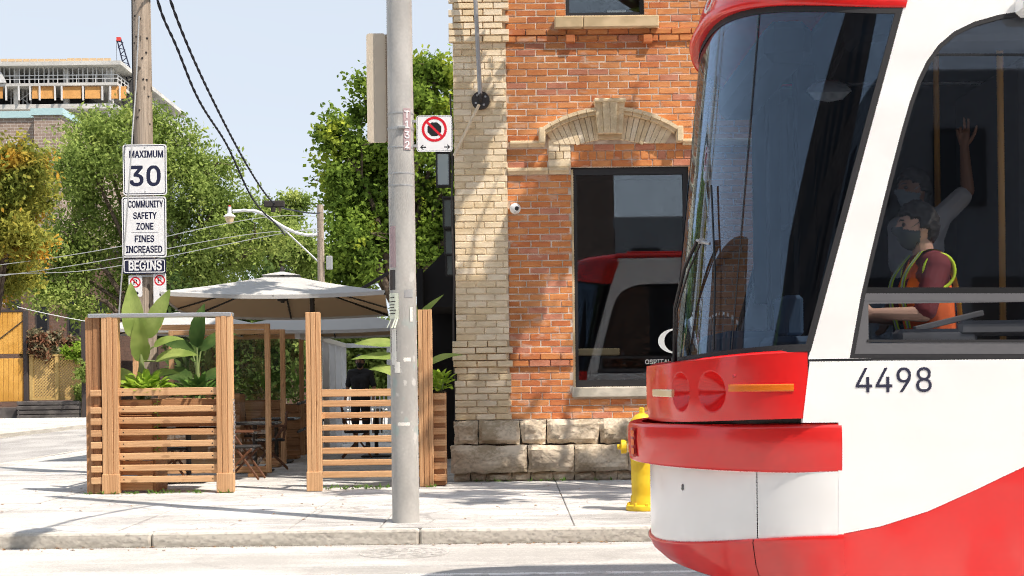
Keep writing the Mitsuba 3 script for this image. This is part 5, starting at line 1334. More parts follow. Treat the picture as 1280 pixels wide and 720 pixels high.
# lamp panel with two conical recesses on each side of the nose
lp = dict(X0=.80, Xe=1.475, n=2.2)
zz = np.linspace(0, 1, 70); thl = np.linspace(0.0, np.pi, 560)
zt_s, zt_n, zl_s, zl_n = 1.588, 1.538, 1.258, 1.222
LV = np.array([[0.0] * 3]);
rowsL = []
for t in zz:
    x, y, f = plan(thl, lp['X0'] + .012 * (2 * t - 1) ** 2 * (t < .5) + .018 * max(0, t - .8) * 5 * max(0, t - .8), lp['Xe'], lp['n'], 0)
    zs, zn = zl_s + (zt_s - zl_s) * t, zl_n + (zt_n - zl_n) * t
    rowsL.append(np.stack([x, y, zs + (zn - zs) * f ** 2], 1))
LV = np.array(rowsL)
nx = np.gradient(LV[35], axis=0); nrm = np.stack([-nx[:, 1], nx[:, 0], nx[:, 0] * 0], 1); nrm /= np.linalg.norm(nrm, axis=1, keepdims=True)
if (nrm[280] @ [1, 0, 0]) < 0: nrm = -nrm                      # inwards
arcl = np.concatenate([[0], np.cumsum(np.linalg.norm(np.diff(LV[35], axis=0), axis=1))])
heads = []
for u, vv in ((850, 490), (888, 489.5)):
    th = theta_u(u, **lp); k = int(np.argmin(np.abs(thl - th)))
    zc_ = P(u, vv, LV[35][k][1])[2]; heads.append((k, zc_, .104))
for k, zc_, r in heads:
    for kk in (k, len(thl) - 1 - k):
        rr = np.sqrt((arcl[None, :] - arcl[kk]) ** 2 + (LV[..., 2] - zc_) ** 2) / r
        dpt = .14 * np.clip(1 - rr, 0, 1) ** .75
        LV = LV + nrm[None] * dpt[..., None]
part(car, 'lamp_panel', grid_mesh(LV), 'm_car_red', 35)
lpk = f'{car}__lamp_panel'
for k, zc_, r in heads:
    for kk in (k, len(thl) - 1 - k):
        c = LV[35][kk].copy(); c[2] = zc_
        s = trimesh.creation.icosphere(3, .024); s.apply_translation(c + nrm[kk] * .085); part(lpk, 'headlight', s, 'm_lens_red', True)
def on_panel(ua, ub, va, vb, off, m, nm, P_=lp, lab=None):
    ta, tb = theta_u(ua, **P_), theta_u(ub, **P_); out = []
    za, zb2 = [P(ub, v_, plan(np.array([tb]), **P_)[1][0])[2] for v_ in (va, vb)]
    th = np.linspace(ta, tb, 20); prof = [(0, -.01), (0, off * .7), (.15, off), (.85, off), (1, off * .7), (1, -.01)]
    V = np.array([[np.array([*[q[0] for q in plan(np.array([t]), off=o, **P_)[:2]], zb2 + (za - zb2) * g - .02 * (1 - abs(math.cos(t)) ** .6) * 0]) for t in th] for g, o in prof])
    m1 = grid_mesh(V); caps = [TM(np.vstack([V[:, e], V[:, e].mean(0)]), [[i, (i + 1) % 6, 6] for i in range(6)]) for e in (0, -1)]
    part(lpk, nm, cat([m1] + caps), m, False, label=lab)
on_panel(992, 911, 480.5, 489.5, .008, 'm_amber', 'turn_signal', lab='long amber lamp')
on_panel(841, 812.5, 486.5, 495.5, .010, 'm_clear_lamp', 'marker_lamp', lab='short pale gold lamp')
for t_side in (1,):                                           # cowl over the lamp panel and dark gap below it
    cs = [(zt_s, zt_n, lp['X0'] + .018, lp['Xe'], 2.2, 0), (zt_s + .012, zt_n + .012, lp['X0'] + .045, lp['Xe'] - .0, 2.2, -.004), (zt_s + .012, zt_n + .014, .97, 1.50, 2.35, -.02)]
    part(car, 'cowl', grid_mesh(loft(cs, TH)), 'm_car_red', 30)
# black core behind the joints
part(car, 'inner_core', cat([grid_mesh(loft([(z, z, .86, 1.66, 2.1, -.045) for z in (.50, .9, 1.3, 1.56)], TH))]), 'm_car_black', True)
for z_, nm in ((1.556, 'cab_floor'),):
    x, y, f = plan(TH, .86, 1.66, 2.1, -.045)
    part(car, nm, flat_xy(Polygon(np.stack([x, y], 1)), z_ - .02, z_ - .016), 'm_interior_dark')
# bumper
bs = []
for t, o in ((0, -.05), (0, -.008), (.04, .002), (.3, .008), (.6, .011), (.9, .008), (.965, .002), (1, -.010), (1, -.07)):
    bs.append((.985 + t * (1.232 - .985), .992 + t * (1.212 - .992), .69, 1.64, 1.95, o))
part(car, 'bumper', grid_mesh(loft(bs, TH)), 'm_car_red', 35)
bk = f'{car}__bumper'
bp = dict(X0=.69, Xe=1.64, n=1.95)
th0 = theta_u(790, **bp)
for sgn in (1, -1):
    q = th0 if sgn == 1 else np.pi - th0
    V = np.array([[np.array([*[a[0] for a in plan(np.array([q + e]), off=.016, **bp)[:2]], z]) for e in np.linspace(-.055, .055, 4)] for z in np.linspace(1.02, 1.185, 5)])
    part(bk, 'lamp_cover', grid_mesh(V), 'm_lens_red', True)
    for j in range(3):
        V = np.array([[np.array([*[a[0] for a in plan(np.array([q + e]), off=.021, **bp)[:2]], z]) for e in np.linspace(-.04, .02, 3)] for z in np.linspace(1.035 + j * .05, 1.07 + j * .05, 3)])
        part(bk, 'marker_lamp', grid_mesh(V), 'm_orange_lamp', True)
# lower white panels and red skirt
np_ = dict(X0=.81, Xe=1.645, n=2.0)
th_j = theta_u(944.5, **np_)
def low_secs(X0=.81):
    return [(.67, .545, X0 + .004, 1.645, 2.0, -.004), (.68, .555, X0, 1.645, 2.0, 0), (.85, .80, X0, 1.645, 2.0, 0), (1.005, 1.0, X0, 1.645, 2.0, 0)]
gap = .0028
for nm, a, b in (('corner_panel', 0.0, th_j - gap), ('nose_panel', th_j + gap, np.pi - th_j - gap), ('corner_panel', np.pi - th_j + gap, np.pi)):
    part(car, nm, grid_mesh(loft(low_secs(), np.linspace(a, b, 60))), 'm_car_white', True)
nosep = f'{car}__nose_panel'
pp = plan(np.array([theta_u(852, **np_)]), off=.002, **np_); 
s = trimesh.creation.icosphere(2, .012); s.apply_scale([.6, 1, 1.6]); s.apply_translation([pp[0][0], pp[1][0], P(852, 609, pp[1][0])[2]]); part(nosep, 'plug', s, 'm_car_grey', True)
ss = [(.672, .548, .82, 1.645, 2.0, -.01), (.672, .548, .81, 1.645, 2.0, .006), (.655, .535, .805, 1.645, 2.0, .010), (.52, .48, .83, 1.645, 2.0, .006), (.40, .43, .88, 1.645, 2.0, 0), (.38, .42, .89, 1.645, 2.0, -.02), (.38, .42, 1.2, 1.66, 2.0, -.3)]
th_k = theta_u(940, **np_)
for nm, a, b in (('skirt_corner', 0.0, th_k - gap), ('skirt_nose', th_k + gap, np.pi - th_k - gap), ('skirt_corner', np.pi - th_k + gap, np.pi)):
    part(car, nm, grid_mesh(loft(ss, np.linspace(a, b, 60))), 'm_car_red', 35)
part(car, 'underframe', cat([box(1.75, XEND, YS + .1, 2 * YC - YS - .1, .34, .5), box(1.4, 3.2, YC - .8, YC + .8, .2, .36)]), 'm_car_black')
for x in (3.6, 5.4):
    for y in (YC - .72, YC + .72):
        part(car, 'wheel', lathe([(0, -.06), (.30, -.06), (.30, .06), (0, .06)], 28, (x, y, .302), 'y'), 'm_car_grey', 40)
# fleet number, camera housing, wiper
sp_ = plan(np.array([theta_u(918, **lp)]), **lp); sc_ = trimesh.creation.icosphere(2, .010); sc_.apply_translation([sp_[0][0], sp_[1][0], P(918, 470, sp_[1][0])[2]]); part(lpk, 'screw', sc_, 'm_lens_red', True)
n0 = sxz(1069.5, 490.5)
tm = text('4498', .121, (n0[0], YS - .0035, n0[1]), bold=False, depth=.002)
w_ = tm.vertices[:, 0].max() - tm.vertices[:, 0].min(); tgt = (1165 - 1070) / F * YS
tm.vertices[:, 0] = n0[0] + (tm.vertices[:, 0] - tm.vertices[:, 0].min()) * tgt / w_
part(f'{car}__lower_side', 'fleet_number', tm, 'm_navy', label='dark fleet number 4498')
hx, hz2 = sxz(1267, 24)
ch = part(car, 'camera_housing', box(hx, hx + .20, YS - .16, YS - .002, hz2, hz2 + .13, .025), 'm_car_white')
part(ch, 'screw', lathe([(0, -.004), (.008, -.003), (.008, .004), (0, .004)], 10, (hx + .04, YS - .160, hz2 + .03), 'y'), 'm_car_grey')
def ws_uv(u, v, off):
    """Point of the windshield under a place, by its height and bearing."""
    t = .5
    for _ in range(20):
        th = theta_u(u, *ws_params(t)); p = ws_point(t, th); zt = P(u, v, p[1])[2]; t = float(np.clip(t + (zt - p[2]) / 1.75, 0, 1))
    return ws_point(t, th, off)
wp = part(car, 'wiper', tube([ws_uv(887, 302, .07), ws_uv(873, 335, .075), ws_uv(858, 385, .075), ws_uv(847, 449, .05) + [0.0, 0, -.03]], .011, 8), 'm_car_black', 40)
part(wp, 'link_arm', tube([ws_uv(889, 306, .06), ws_uv(876, 338, .065), ws_uv(861, 387, .065), ws_uv(851, 449, .04) + [0.0, 0, -.03]], .006, 8), 'm_car_black', 40)
part(wp, 'blade', tube([ws_uv(896, 232, .02), ws_uv(899, 340, .02), ws_uv(896, 437, .02)], .006, 6), 'm_car_black', 40)
part(wp, 'pivot', cat([lathe([(0, -.02), (.018, -.02), (.02, .02), (0, .02)], 12, ws_uv(889, 302, .05), 'y'), rod(ws_uv(887, 301, .07), ws_uv(895, 305, .03), .009)]), 'm_steel', 40)

# --- inside of the cab
Z0 = .95
ins = f'{car}__cab_floor'
part(car, 'floor', box(1.7, XEND, YS + .05, 2 * YC - YS - .05, Z0 - .05, Z0), 'm_interior_dark')
part(car, 'ceiling', box(1.75, XEND, YS + .05, 2 * YC - YS - .05, 3.42, 3.46), 'm_interior')
part(car, 'partition', cat([box(3.30, 3.34, YS + .9, 2 * YC - YS - .06, Z0, 3.4), box(3.30, 3.34, YS + .06, YS + .9, 2.9, 3.4), box(3.28, 3.36, YS + .85, YS + .93, Z0, 3.4)]), 'm_interior_dark')
part(car, 'dashboard', cat([box(1.35, 1.75, YS + .35, YC + .75, 1.56, 1.68, .03), box(1.15, 1.5, YC - .6, YC + .5, 1.56, 1.72, .04), box(1.45, 1.55, YS + .45, YS + .8, 1.68, 1.90, .02)]), 'm_interior_blue')
part(car, 'header_panel', cat([box(1.75, 3.6, YS + .06, YS + .35, 3.15, 3.42, .03), box(1.35, 1.6, YC - .9, YC + .9, 3.12, 3.34, .05)]), 'm_interior')
LC = (1.74, 7.95, 3.02)
cl = lathe([(0, .055), (.05, .05), (.09, .03), (.118, 0), (.122, -.008), (.112, -.010), (.075, -.05), (0, -.065)], 32, LC)
part(car, 'ceiling_lamp', rotx(cl, .22, LC), 'm_car_white', 40)
part(car, 'lamp_stem', rod((LC[0], LC[1], LC[2] + .05), (LC[0] + .15, LC[1], 3.42), .015), 'm_interior')
mat('m_sunblind', (.20, .21, .23), .8)
part(car, 'blind', box(1.62, 1.66, YC - .05, YC + .55, 2.35, 3.1, .01), 'm_interior_dark')
part(car, 'cab_post', cat([box(1.55, 1.63, YC + .20, YC + .30, 1.6, 3.3, .01), box(1.78, 1.9, YS + 1.75, YS + 1.9, 1.6, 3.4, .01)]), 'm_interior_dark')
for x, y in ((2.72, 8.1), (3.15, 7.75), (2.60, 8.9)): part(car, 'grab_pole', rod((x, y, Z0), (x, y, 3.42), .018, 10), 'm_pole_yellow', 40)
st = part(car, 'driver_seat', cat([box(2.36, 2.86, 7.50, 7.98, 1.40, 1.52, .05)]), 'm_seat')
part(st, 'backrest', roty(box(2.80, 2.93, 7.52, 7.96, 1.50, 2.12, .06), .10, (2.86, 7.7, 1.5)), 'm_seat', 30)
part(st, 'headrest', roty(box(2.76, 2.90, 7.60, 7.88, 2.14, 2.38, .06), .06, (2.86, 7.7, 2.1)), 'm_seat', 30)
part(st, 'pedestal', box(2.52, 2.72, 7.62, 7.86, Z0, 1.40, .02), 'm_car_black')
part(car, 'console', cat([box(1.95, 2.35, YS + .07, YS + .22, 1.58, 1.70, .02), beam((2.05, YS + .15, 1.70), (2.40, YS + .16, 1.78), .05, .03), box(2.25, 2.9, YS + .06, YS + .12, 1.66, 1.74, .02)]), 'm_car_grey')
part(car, 'roller_blind', box(1.62, 3.95, 2 * YC - YS - .075, 2 * YC - YS - .066, 1.95, 3.40, .002), 'm_interior_dark')
part(car, 'cabinet', box(2.95, 3.28, 8.45, 9.7, Z0, 3.3, .03), 'm_interior_dark')
# driver, seated, facing the nose (-x)
dr_ = thing('person', 'person driving the streetcar in a maroon shirt, orange safety vest and grey face mask', 'person')
hd = P(1146, 283, 7.74)
Hd = 1.80; s_d = Hd / 1.75
Jd = dict(SIT)
M, J, tors = person(dr_, Jd, dict(skin='m_skin_light', shirt='m_cloth_maroon', trousers='m_cloth_navy', shoe='m_shoe', hair='m_hair_dark'), Hd,
    (hd[0] + .065 * s_d, 7.74, hd[2] - 1.252 * s_d), math.pi / 2, sleeve=.9, mask='m_mask_grey')
mat('m_vest_orange', (.95, .17, .03), .7)
mat('m_vest_lime', (.62, .80, .03), .6)
mat('m_vest_silver', (.45, .47, .48), .4)
tw = [(a, ra + .024, b, rb + .024) for a, ra, b, rb in tors[2:6]] + [(J['chest'] + [sx * .085, 0, 0], .122, J['neck'] + [sx * .085, -.005, -.055], .066) for sx in (-1, 1)]
for sx in (-1, 1):
    c_ = J['sh_l' if sx < 0 else 'sh_r'] + [sx * .018, .0, -.035]
    part(dr_, 'vest_piping', _xf(tube([c_ + [sx * .012 * math.sin(a), .078 * math.cos(a) - .008, .086 * math.sin(a)] for a in np.linspace(0, 6.28, 28)], .009, 6, False), M), 'm_vest_lime', True)
vest = part(dr_, 'safety_vest', _xf(_surface(_hull(tw, 12), .02, 6), M), 'm_vest_orange', True)
for sx in (-1, 1):
    for w_, mm, dx in ((.042, 'm_vest_lime', 0), (.014, 'm_vest_silver', 0)):
        pts = [J['neck'] + [sx * .105, .045, .012], J['chest'] + [sx * .110, .115, .10], J['chest'] + [sx * .115, .138, 0], J['waist'] + [sx * .10, .135, .02]]
        pts2 = [J['neck'] + [sx * .105, .045, .012], J['neck'] + [sx * .108, -.04, .01], J['chest'] + [sx * .115, -.105, .08], J['waist'] + [sx * .10, -.115, .02]]
        for q in (pts, pts2):
            q = np.array(q); cs = []
            from scipy.interpolate import CubicSpline
            c = CubicSpline(np.arange(4), q)(np.linspace(0, 3, 16)); e = .004 if mm == 'm_vest_lime' else .008
            out = c - (J['chest'] + [0, 0, .02]); out[:, 2] *= .3; out /= np.linalg.norm(out, axis=1, keepdims=True)
            V = np.stack([c + out * (.006 + e) + np.array([1, 0, 0]) * t for t in np.linspace(-w_, w_, 5)], 1)
            part(vest, 'stripe', _xf(grid_mesh(V), M), mm, True)
# passenger standing behind the driver, one arm raised
pa = thing('person', 'person standing behind the driver with a white shirt and one arm raised', 'person')
hp = P(1140, 226, 8.75); Hp = 1.74; s_p = Hp / 1.75
Jp = dict(STAND); Jp.update(sh_l=(-.175, -.02, 1.44), el_l=(-.25, -.17, 1.60), wr_l=(-.25, -.15, 1.86), head=(0, .03, 1.632))
person(pa, Jp, dict(skin='m_skin_brown', shirt='m_cloth_white', trousers='m_cloth_navy', shoe='m_shoe', hair='m_hair_dark'), Hp,
    (hp[0] + .03, 8.75, Z0), math.pi * .62, sleeve=.8, mask='m_mask_blue',
    hands={'l': ((-.02, .10, 1), (-.6, .6, 0), .12, 1, 1.0, (2, 3))})
# ================================================================ poles, signs, wires, hydrant
def conc_pole_fn(p, n, uv):
    t = fbm(p.x * 4, p.y * 4, p.z * 1.2, 4); g = fbm(p.x * 70, p.y * 70, p.z * 50, 2)
    base = mix((.36, .355, .335), (.50, .49, .46), smoothstep(.3, .7, t * .85 + g * .15))
    scrap = smoothstep(.62, .70, fbm(p.x * 14 + 5, p.y * 14, p.z * 9, 4)) * smoothstep(.3, 1.0, p.z) * smoothstep(2.9, 2.0, p.z)
    tag = smoothstep(.66, .72, fbm(p.x * 10, p.y * 10 + 8, p.z * 5, 3)) * smoothstep(.6, .9, p.z) * smoothstep(2.4, 1.6, p.z)
    return mix(mix(base, (.66, .65, .62), scrap * .6), (.30, .42, .40), tag * .5)
mat('m_pole_conc', proc(conc_pole_fn), .36, spec=.6, bump=proc(lambda p, n, uv: fbm(p.x * 14, p.y * 14, p.z * 6, 3)), bscale=.003)
def wood_pole_fn(p, n, uv):
    t = fbm(p.x * 22, p.y * 22, p.z * .9, 4); g = noise(p.x * 130, p.y * 130, p.z * 3)
    base = mix((.25, .20, .155), (.46, .385, .31), smoothstep(.25, .75, .7 * t + .3 * g))
    hole = smoothstep(.80, .84, noise(p.x * 24 + 3, p.y * 24, p.z * 7)) * .8
    return mix(base, (.06, .05, .04), hole)
mat('m_pole_wood', proc(wood_pole_fn), .9, bump=proc(lambda p, n, uv: fbm(p.x * 60, p.y * 60, p.z * 3, 3)), bscale=.01)
mat('m_sign_white', (.78, .79, .80), .35)
mat('m_sign_navy', (.015, .018, .05), .35)
mat('m_sign_red', (.62, .015, .03), .35)
mat('m_sign_black', (.01, .01, .012), .4)
mat('m_sign_back', (.56, .49, .385), .5)
mat('m_sign_edge', (.24, .17, .12), .6)
mat('m_tag_strip', (.42, .31, .32), .6)
mat('m_hydrant', speckle((.70, .46, .015), (.80, .56, .03), 9), .4)
mat('m_galv', (.45, .46, .46), .45, metal=.5)
cp = thing('utility_pole', 'thick round concrete pole with posters and metal bands at the kerb', 'pole', None)
YP = 13.79; XPo = PX(505.3, YP)
part(cp, 'shaft', tube([(XPo, YP, SZ - .1), (XPo - .003, YP, 3), (XPo - .012, YP, 8.4)], [.129, .124, .112], 40), 'm_pole_conc', 40)
for v in (143, 185.5, 218, 233):
    z = P(505, v, YP)[2]; part(cp, 'band', lathe([(.120, -.007), (.1275, -.007), (.1275, .007), (.120, .007)], 36, (XPo - .004, YP, z)), 'm_galv', 30)
z = P(505, 162, YP)[2]
part(cp, 'clamp', cat([lathe([(.120, -.012), (.129, -.012), (.129, .012), (.120, .012)], 36, (XPo - .004, YP, z)), box(XPo - .02, XPo + .05, YP - .155, YP - .12, z - .012, z + .016, .005)]), 'm_galv', 30)
def on_pole(u0, u1, v0, v1, off, m, name, n=8, lab=None):
    """Sheet stuck round the pole between two bearings."""
    zt, zb = P(505, v0, YP - .12)[2], P(505, v1, YP - .12)[2]
    a0, a1 = [math.asin(max(-.999, min(.999, (PX(u, YP - .08) - XPo) / .126))) for u in (u0, u1)]
    V = [[(XPo + (.1265 + off) * math.sin(a), YP - (.1265 + off) * math.cos(a), z) for a in np.linspace(a0, a1, n)] for z in (zb, zt)]
    part(cp, name, grid_mesh(np.array(V)), m, True, label=lab)
on_pole(508.5, 517, 135, 187, .002, 'm_tag_strip', 'number_strip', lab='pinkish strip with white pole number')
an = math.asin((PX(512.6, YP - .08) - XPo) / .126)
Rz = np.array([[math.cos(an), -math.sin(an), 0], [math.sin(an), math.cos(an), 0], [0, 0, 1]])
for chh, v in (('T', 147.5), ('1', 160), ('3', 173), ('2', 185.5)):
    part(cp, 'number', text(chh, .065, (XPo + .1315 * math.sin(an), YP - .1315 * math.cos(an), P(512, v, YP - .1)[2]), True, align='c', R=Rz), 'm_sign_white')
mat('m_notice', (.72, .76, .62), .8)
on_pole(486, 500, 366, 398, .004, 'm_notice', 'notice', lab='pale notice with torn strips')
for k in range(5):
    a = math.asin(max(-.99, (PX(487.8 + 2.7 * k, YP - .08) - XPo) / .126))
    b = np.array([XPo + .131 * math.sin(a), YP - .131 * math.cos(a), P(505, 398, YP - .12)[2]]); d = np.array([-.5 + .05 * k, -.35, -1.]) ; d /= np.linalg.norm(d); s = np.array([math.cos(a), math.sin(a), 0]) * .009
    if k == 2: continue
    part(cp, 'notice_strip', TM([b - s, b + s, b + s + d * .10, b - s + d * .10], [[0, 1, 2], [0, 2, 3]]), 'm_notice')
for v in (371, 376, 380, 383.5, 387, 391): on_pole(488, 497 - (v % 3), v, v + 1.1, .006, 'm_table', 'notice_line')
on_pole(490.5, 496.5, 411, 456, .003, 'm_paper', 'sticker'); on_pole(494, 501, 452, 466, .003, 'm_paper', 'sticker'); on_pole(489, 497, 412, 440, .001, 'm_table', 'sticker'); on_pole(488.8, 496, 337, 362, .002, 'm_table', 'sticker'); on_pole(507, 517, 362, 372, .002, 'm_galv', 'sticker'); on_pole(513.5, 516.5, 384, 402, .003, 'm_paper', 'sticker')
on_pole(505, 514, 447, 452, .002, 'm_paper', 'sticker'); on_pole(497, 512, 528, 532, .002, 'm_paper', 'sticker'); on_pole(489.5, 497, 282, 334, .0015, 'm_tag_strip', 'sticker')
# street lamp arm over the road (outside the picture; its shadow lies on the pavement)
part(cp, 'lamp_arm', tube([(XPo, YP - .1, 5.55), (XPo, 12.9, 5.95), (XPo - .02, 11.7, 6.28), (XPo - .03, 10.9, 6.34)], .032, 8), 'm_galv', 40)
part(cp, 'lamp_head', cat([displaced(trimesh.creation.icosphere(2, 1.0).apply_scale([.16, .36, .085]).apply_translation([XPo - .03, 10.6, 6.33]), 0, 1)]), 'm_galv', True)
# sign seen from behind
sb_ = thing('transit_sign', 'tall beige sign panel seen from behind, strapped to the concrete pole', 'sign')
a, b = P(459.5, 178.5, 13.86), P(482, 42, 13.86)
part(sb_, 'panel', prism(roundrect(a[0], b[0], a[2], b[2], .03), 13.845, 13.875), 'm_sign_back')
part(sb_, 'channel', prism(sbox(b[0] + .002, a[2] + .004, float(P(489, 100, 13.86)[0]), b[2] - .02), 13.80, 13.90), 'm_sign_edge')
part(sb_, 'strap', cat([box(b[0] - .1, XPo - .05, 13.878, 13.892, z - .02, z + .02) for z in (a[2] + .15, b[2] - .15)]), 'm_galv')
# no stopping sign
ns = thing('no_stopping_sign', 'square white no stopping sign with red ring and two black arrows', 'sign')
ZS = YP - .06
a, b = P(521, 190, ZS), P(565, 144, ZS); sc = b[0] - a[0]; cx_, cz_ = (a[0] + b[0]) / 2, P(544.5, 161.5, ZS)[2]
part(ns, 'plate', prism(roundrect(a[0], b[0], a[2], b[2], .025), ZS, ZS + .006), 'm_sign_white')
part(ns, 'border', prism(roundrect(a[0] + .006, b[0] - .006, a[2] + .006, b[2] - .006, .02).difference(roundrect(a[0] + .010, b[0] - .010, a[2] + .010, b[2] - .010, .017)), ZS - .001, ZS), 'm_sign_black')
R0 = .118
part(ns, 'octagon', prism(Polygon([(cx_ + .070 * math.cos(math.pi / 8 + k * math.pi / 4), cz_ + .070 * math.sin(math.pi / 8 + k * math.pi / 4)) for k in range(8)]), ZS - .0015, ZS), 'm_sign_black')
ring = Point(cx_, cz_).buffer(R0, quad_segs=24).difference(Point(cx_, cz_).buffer(R0 - .024, quad_segs=24))
slash = LineString([(cx_ - .075, cz_ + .075), (cx_ + .075, cz_ - .075)]).buffer(.011)
part(ns, 'ring', prism(ring.union(slash), ZS - .003, ZS - .0016), 'm_sign_red')
az = P(540, 184, ZS)[2]
for s, u in ((-1, 529), (1, 559)):
    x = P(u, 184, ZS)[0]
    ar = unary_union([Polygon([(x + s * .030, az), (x + s * .004, az + .024), (x - s * .006, az + .024), (x + s * .014, az), (x - s * .006, az - .024), (x + s * .004, az - .024)]), sbox(min(x + s * .016, x - s * .028), az - .006, max(x + s * .016, x - s * .028), az + .006)])
    part(ns, 'arrow', prism(ar, ZS - .0015, ZS), 'm_sign_black')
part(ns, 'bracket', cat([box(XPo + .10, cx_, ZS + .007, ZS + .025, z - .012, z + .012) for z in (a[2] + .06, b[2] - .05)]), 'm_galv')
# wood pole with speed signs
wpx = thing('utility_pole', 'weathered wood utility pole carrying the speed limit signs', 'pole')
YW = 21.2; XW = PX(183, YW)
part(wpx, 'shaft', tube([(XW + .02, YW, 0), (XW + .005, YW, 4), (XW - .01, YW, 9.2)], [.150, .134, .122], 28), 'm_pole_wood', 40)
part(wpx, 'conduit', rod((XW - .135, YW - .02, .2), (XW - .128, YW - .02, 9.0), .018, 8), 'm_iron', 40)
for k in range(26):
    rr = np.random.default_rng(k); zz_ = rr.uniform(3.4, 6.9); aa = rr.uniform(-1.1, 1.1)
    part(wpx, 'nail', box(XW + .13 * math.sin(aa) - .012, XW + .13 * math.sin(aa) + .012, YW - .137 * math.cos(aa) - .006, YW - .137 * math.cos(aa) + .03, zz_, zz_ + .022), 'm_iron')
part(wpx, 'cable_bolt', rod((XW - .1, YW, 8.3), (XW + .35, YW, 8.3), .02), 'm_iron')
gw = [P(174, 20, YW - .2), P(170, 110, YW - .25), P(166, 160, YW - .35), P(163.5, 200, YW - .45), P(157, 290, YW - .5), P(151, 360, YW - .5), P(147, 420, YW - .5), P(140, 560, YW - .5)]
solo('guy_wire', tube(gw, .011, 6), 'm_galv', 'thin pale guy wire slanting down in front of the wood pole', 'wire', smooth=40)
def sign_plate(key, u0, u1, v0, v1, y, m, bm, r=.04):
    a, b = P(u0, v1, y), P(u1, v0, y)
    part(key, 'plate', prism(roundrect(a[0], b[0], a[2], b[2], r), y, y + .008), m)
    part(key, 'border', prism(roundrect(a[0] + .016, b[0] - .016, a[2] + .016, b[2] - .016, r * .8).difference(roundrect(a[0] + .028, b[0] - .028, a[2] + .028, b[2] - .028, r * .65)), y - .002, y), bm)
    for z in (a[2] + .05, b[2] - .05): part(key, 'bolt', lathe([(0, -.006), (.012, -.004), (.012, .002), (0, .002)], 8, ((a[0] + b[0]) / 2, y, z), 'y'), 'm_galv')
    part(key, 'bracket', box((a[0] + b[0]) / 2 - .03, (a[0] + b[0]) / 2 + .03, y + .009, YW - .12, a[2] + .03, b[2] - .03), 'm_galv')
def fit_text(key, s, u0, u1, v0, v1, y, m, bold=False, name='lettering'):
    a, b = P(u0, v1, y), P(u1, v0, y); t = text(s, b[2] - a[2], (0, 0, 0), bold)
    V = t.vertices; V[:, 0] = a[0] + (V[:, 0] - V[:, 0].min()) / np.ptp(V[:, 0]) * (b[0] - a[0]); V[:, 2] = a[2] + (V[:, 2] - V[:, 2].min()) / np.ptp(V[:, 2]) * (b[2] - a[2]); V[:, 1] += y - .0012
    dup = V + np.array([.004, .0006, .002]); part(key, name, TM(np.vstack([V, dup]), np.vstack([t.faces, t.faces + len(V)])), m)
YG = 20.98
s1 = thing('speed_limit_sign', 'white speed limit sign reading MAXIMUM 30 at the top of the wood pole', 'sign')
sign_plate(s1, 154, 208, 180, 244.3, YG, 'm_sign_white', 'm_sign_navy')
fit_text(s1, 'MAXIMUM', 161.5, 203.5, 188, 197.5, YG, 'm_sign_navy', True); fit_text(s1, '30', 162, 200.5, 206.5, 233, YG, 'm_sign_navy', True, 'numeral')
s2 = thing('safety_zone_sign', 'white sign reading COMMUNITY SAFETY ZONE FINES INCREASED below the speed limit', 'sign')
sign_plate(s2, 153, 207.5, 245.4, 322, YG, 'm_sign_white', 'm_sign_navy')
for s, u0, u1, v0, v1 in (('COMMUNITY', 160, 203.5, 250.5, 260), ('SAFETY', 166.5, 195.5, 265, 274), ('ZONE', 170.5, 191.5, 278.5, 287.5), ('FINES', 168.5, 192.5, 294, 303), ('INCREASED', 157.5, 202.5, 307, 316.5)): fit_text(s2, s, u0, u1, v0, v1, YG, 'm_sign_navy', True)
a, b = P(164, 291, YG), P(198, 290, YG); part(s2, 'rule', box(a[0], b[0], YG - .002, YG - .0002, a[2], b[2]), 'm_sign_navy')
s3 = thing('begins_sign', 'dark navy sign reading BEGINS in white letters', 'sign')
sign_plate(s3, 153.5, 207.5, 322.8, 342.5, YG, 'm_sign_navy', 'm_sign_white', .03)
fit_text(s3, 'BEGINS', 161, 202, 325.5, 338.5, YG, 'm_sign_white', True)
for lab, u0, u1, v0, v1 in (('small no parking sign on the left side of the wood pole under BEGINS', 161, 177.5, 344, 371), ('small no parking sign on the right side of the wood pole under BEGINS', 192, 207.5, 341.5, 381)):
    k = thing('no_parking_sign', lab, 'sign'); y = YG + .03
    a, b = P(u0, v1, y), P(u1, v0, y); part(k, 'plate', prism(roundrect(a[0], b[0], a[2], b[2], .02), y, y + .006), 'm_sign_white')
    c = ((a[0] + b[0]) / 2, b[2] - .10); part(k, 'ring', prism(Point(*c).buffer(.078).difference(Point(*c).buffer(.058)).union(LineString([(c[0] - .05, c[1] + .05), (c[0] + .05, c[1] - .05)]).buffer(.009)), y - .003, y - .0015), 'm_sign_red')
    part(k, 'symbol', text('P', .075, (c[0], y, c[1] - .037), True, align='c'), 'm_sign_black')
    part(k, 'arrow', prism(Polygon([(c[0] + .05, a[2] + .05), (c[0] + .015, a[2] + .085), (c[0] + .015, a[2] + .06), (c[0] - .05, a[2] + .06), (c[0] - .05, a[2] + .04), (c[0] + .015, a[2] + .04), (c[0] + .015, a[2] + .015)]), y - .0015, y), 'm_sign_black')
    part(k, 'bracket', box(min(XW, c[0]), max(XW, c[0]), y + .007, y + .03, b[2] - .05, b[2] - .02), 'm_galv')
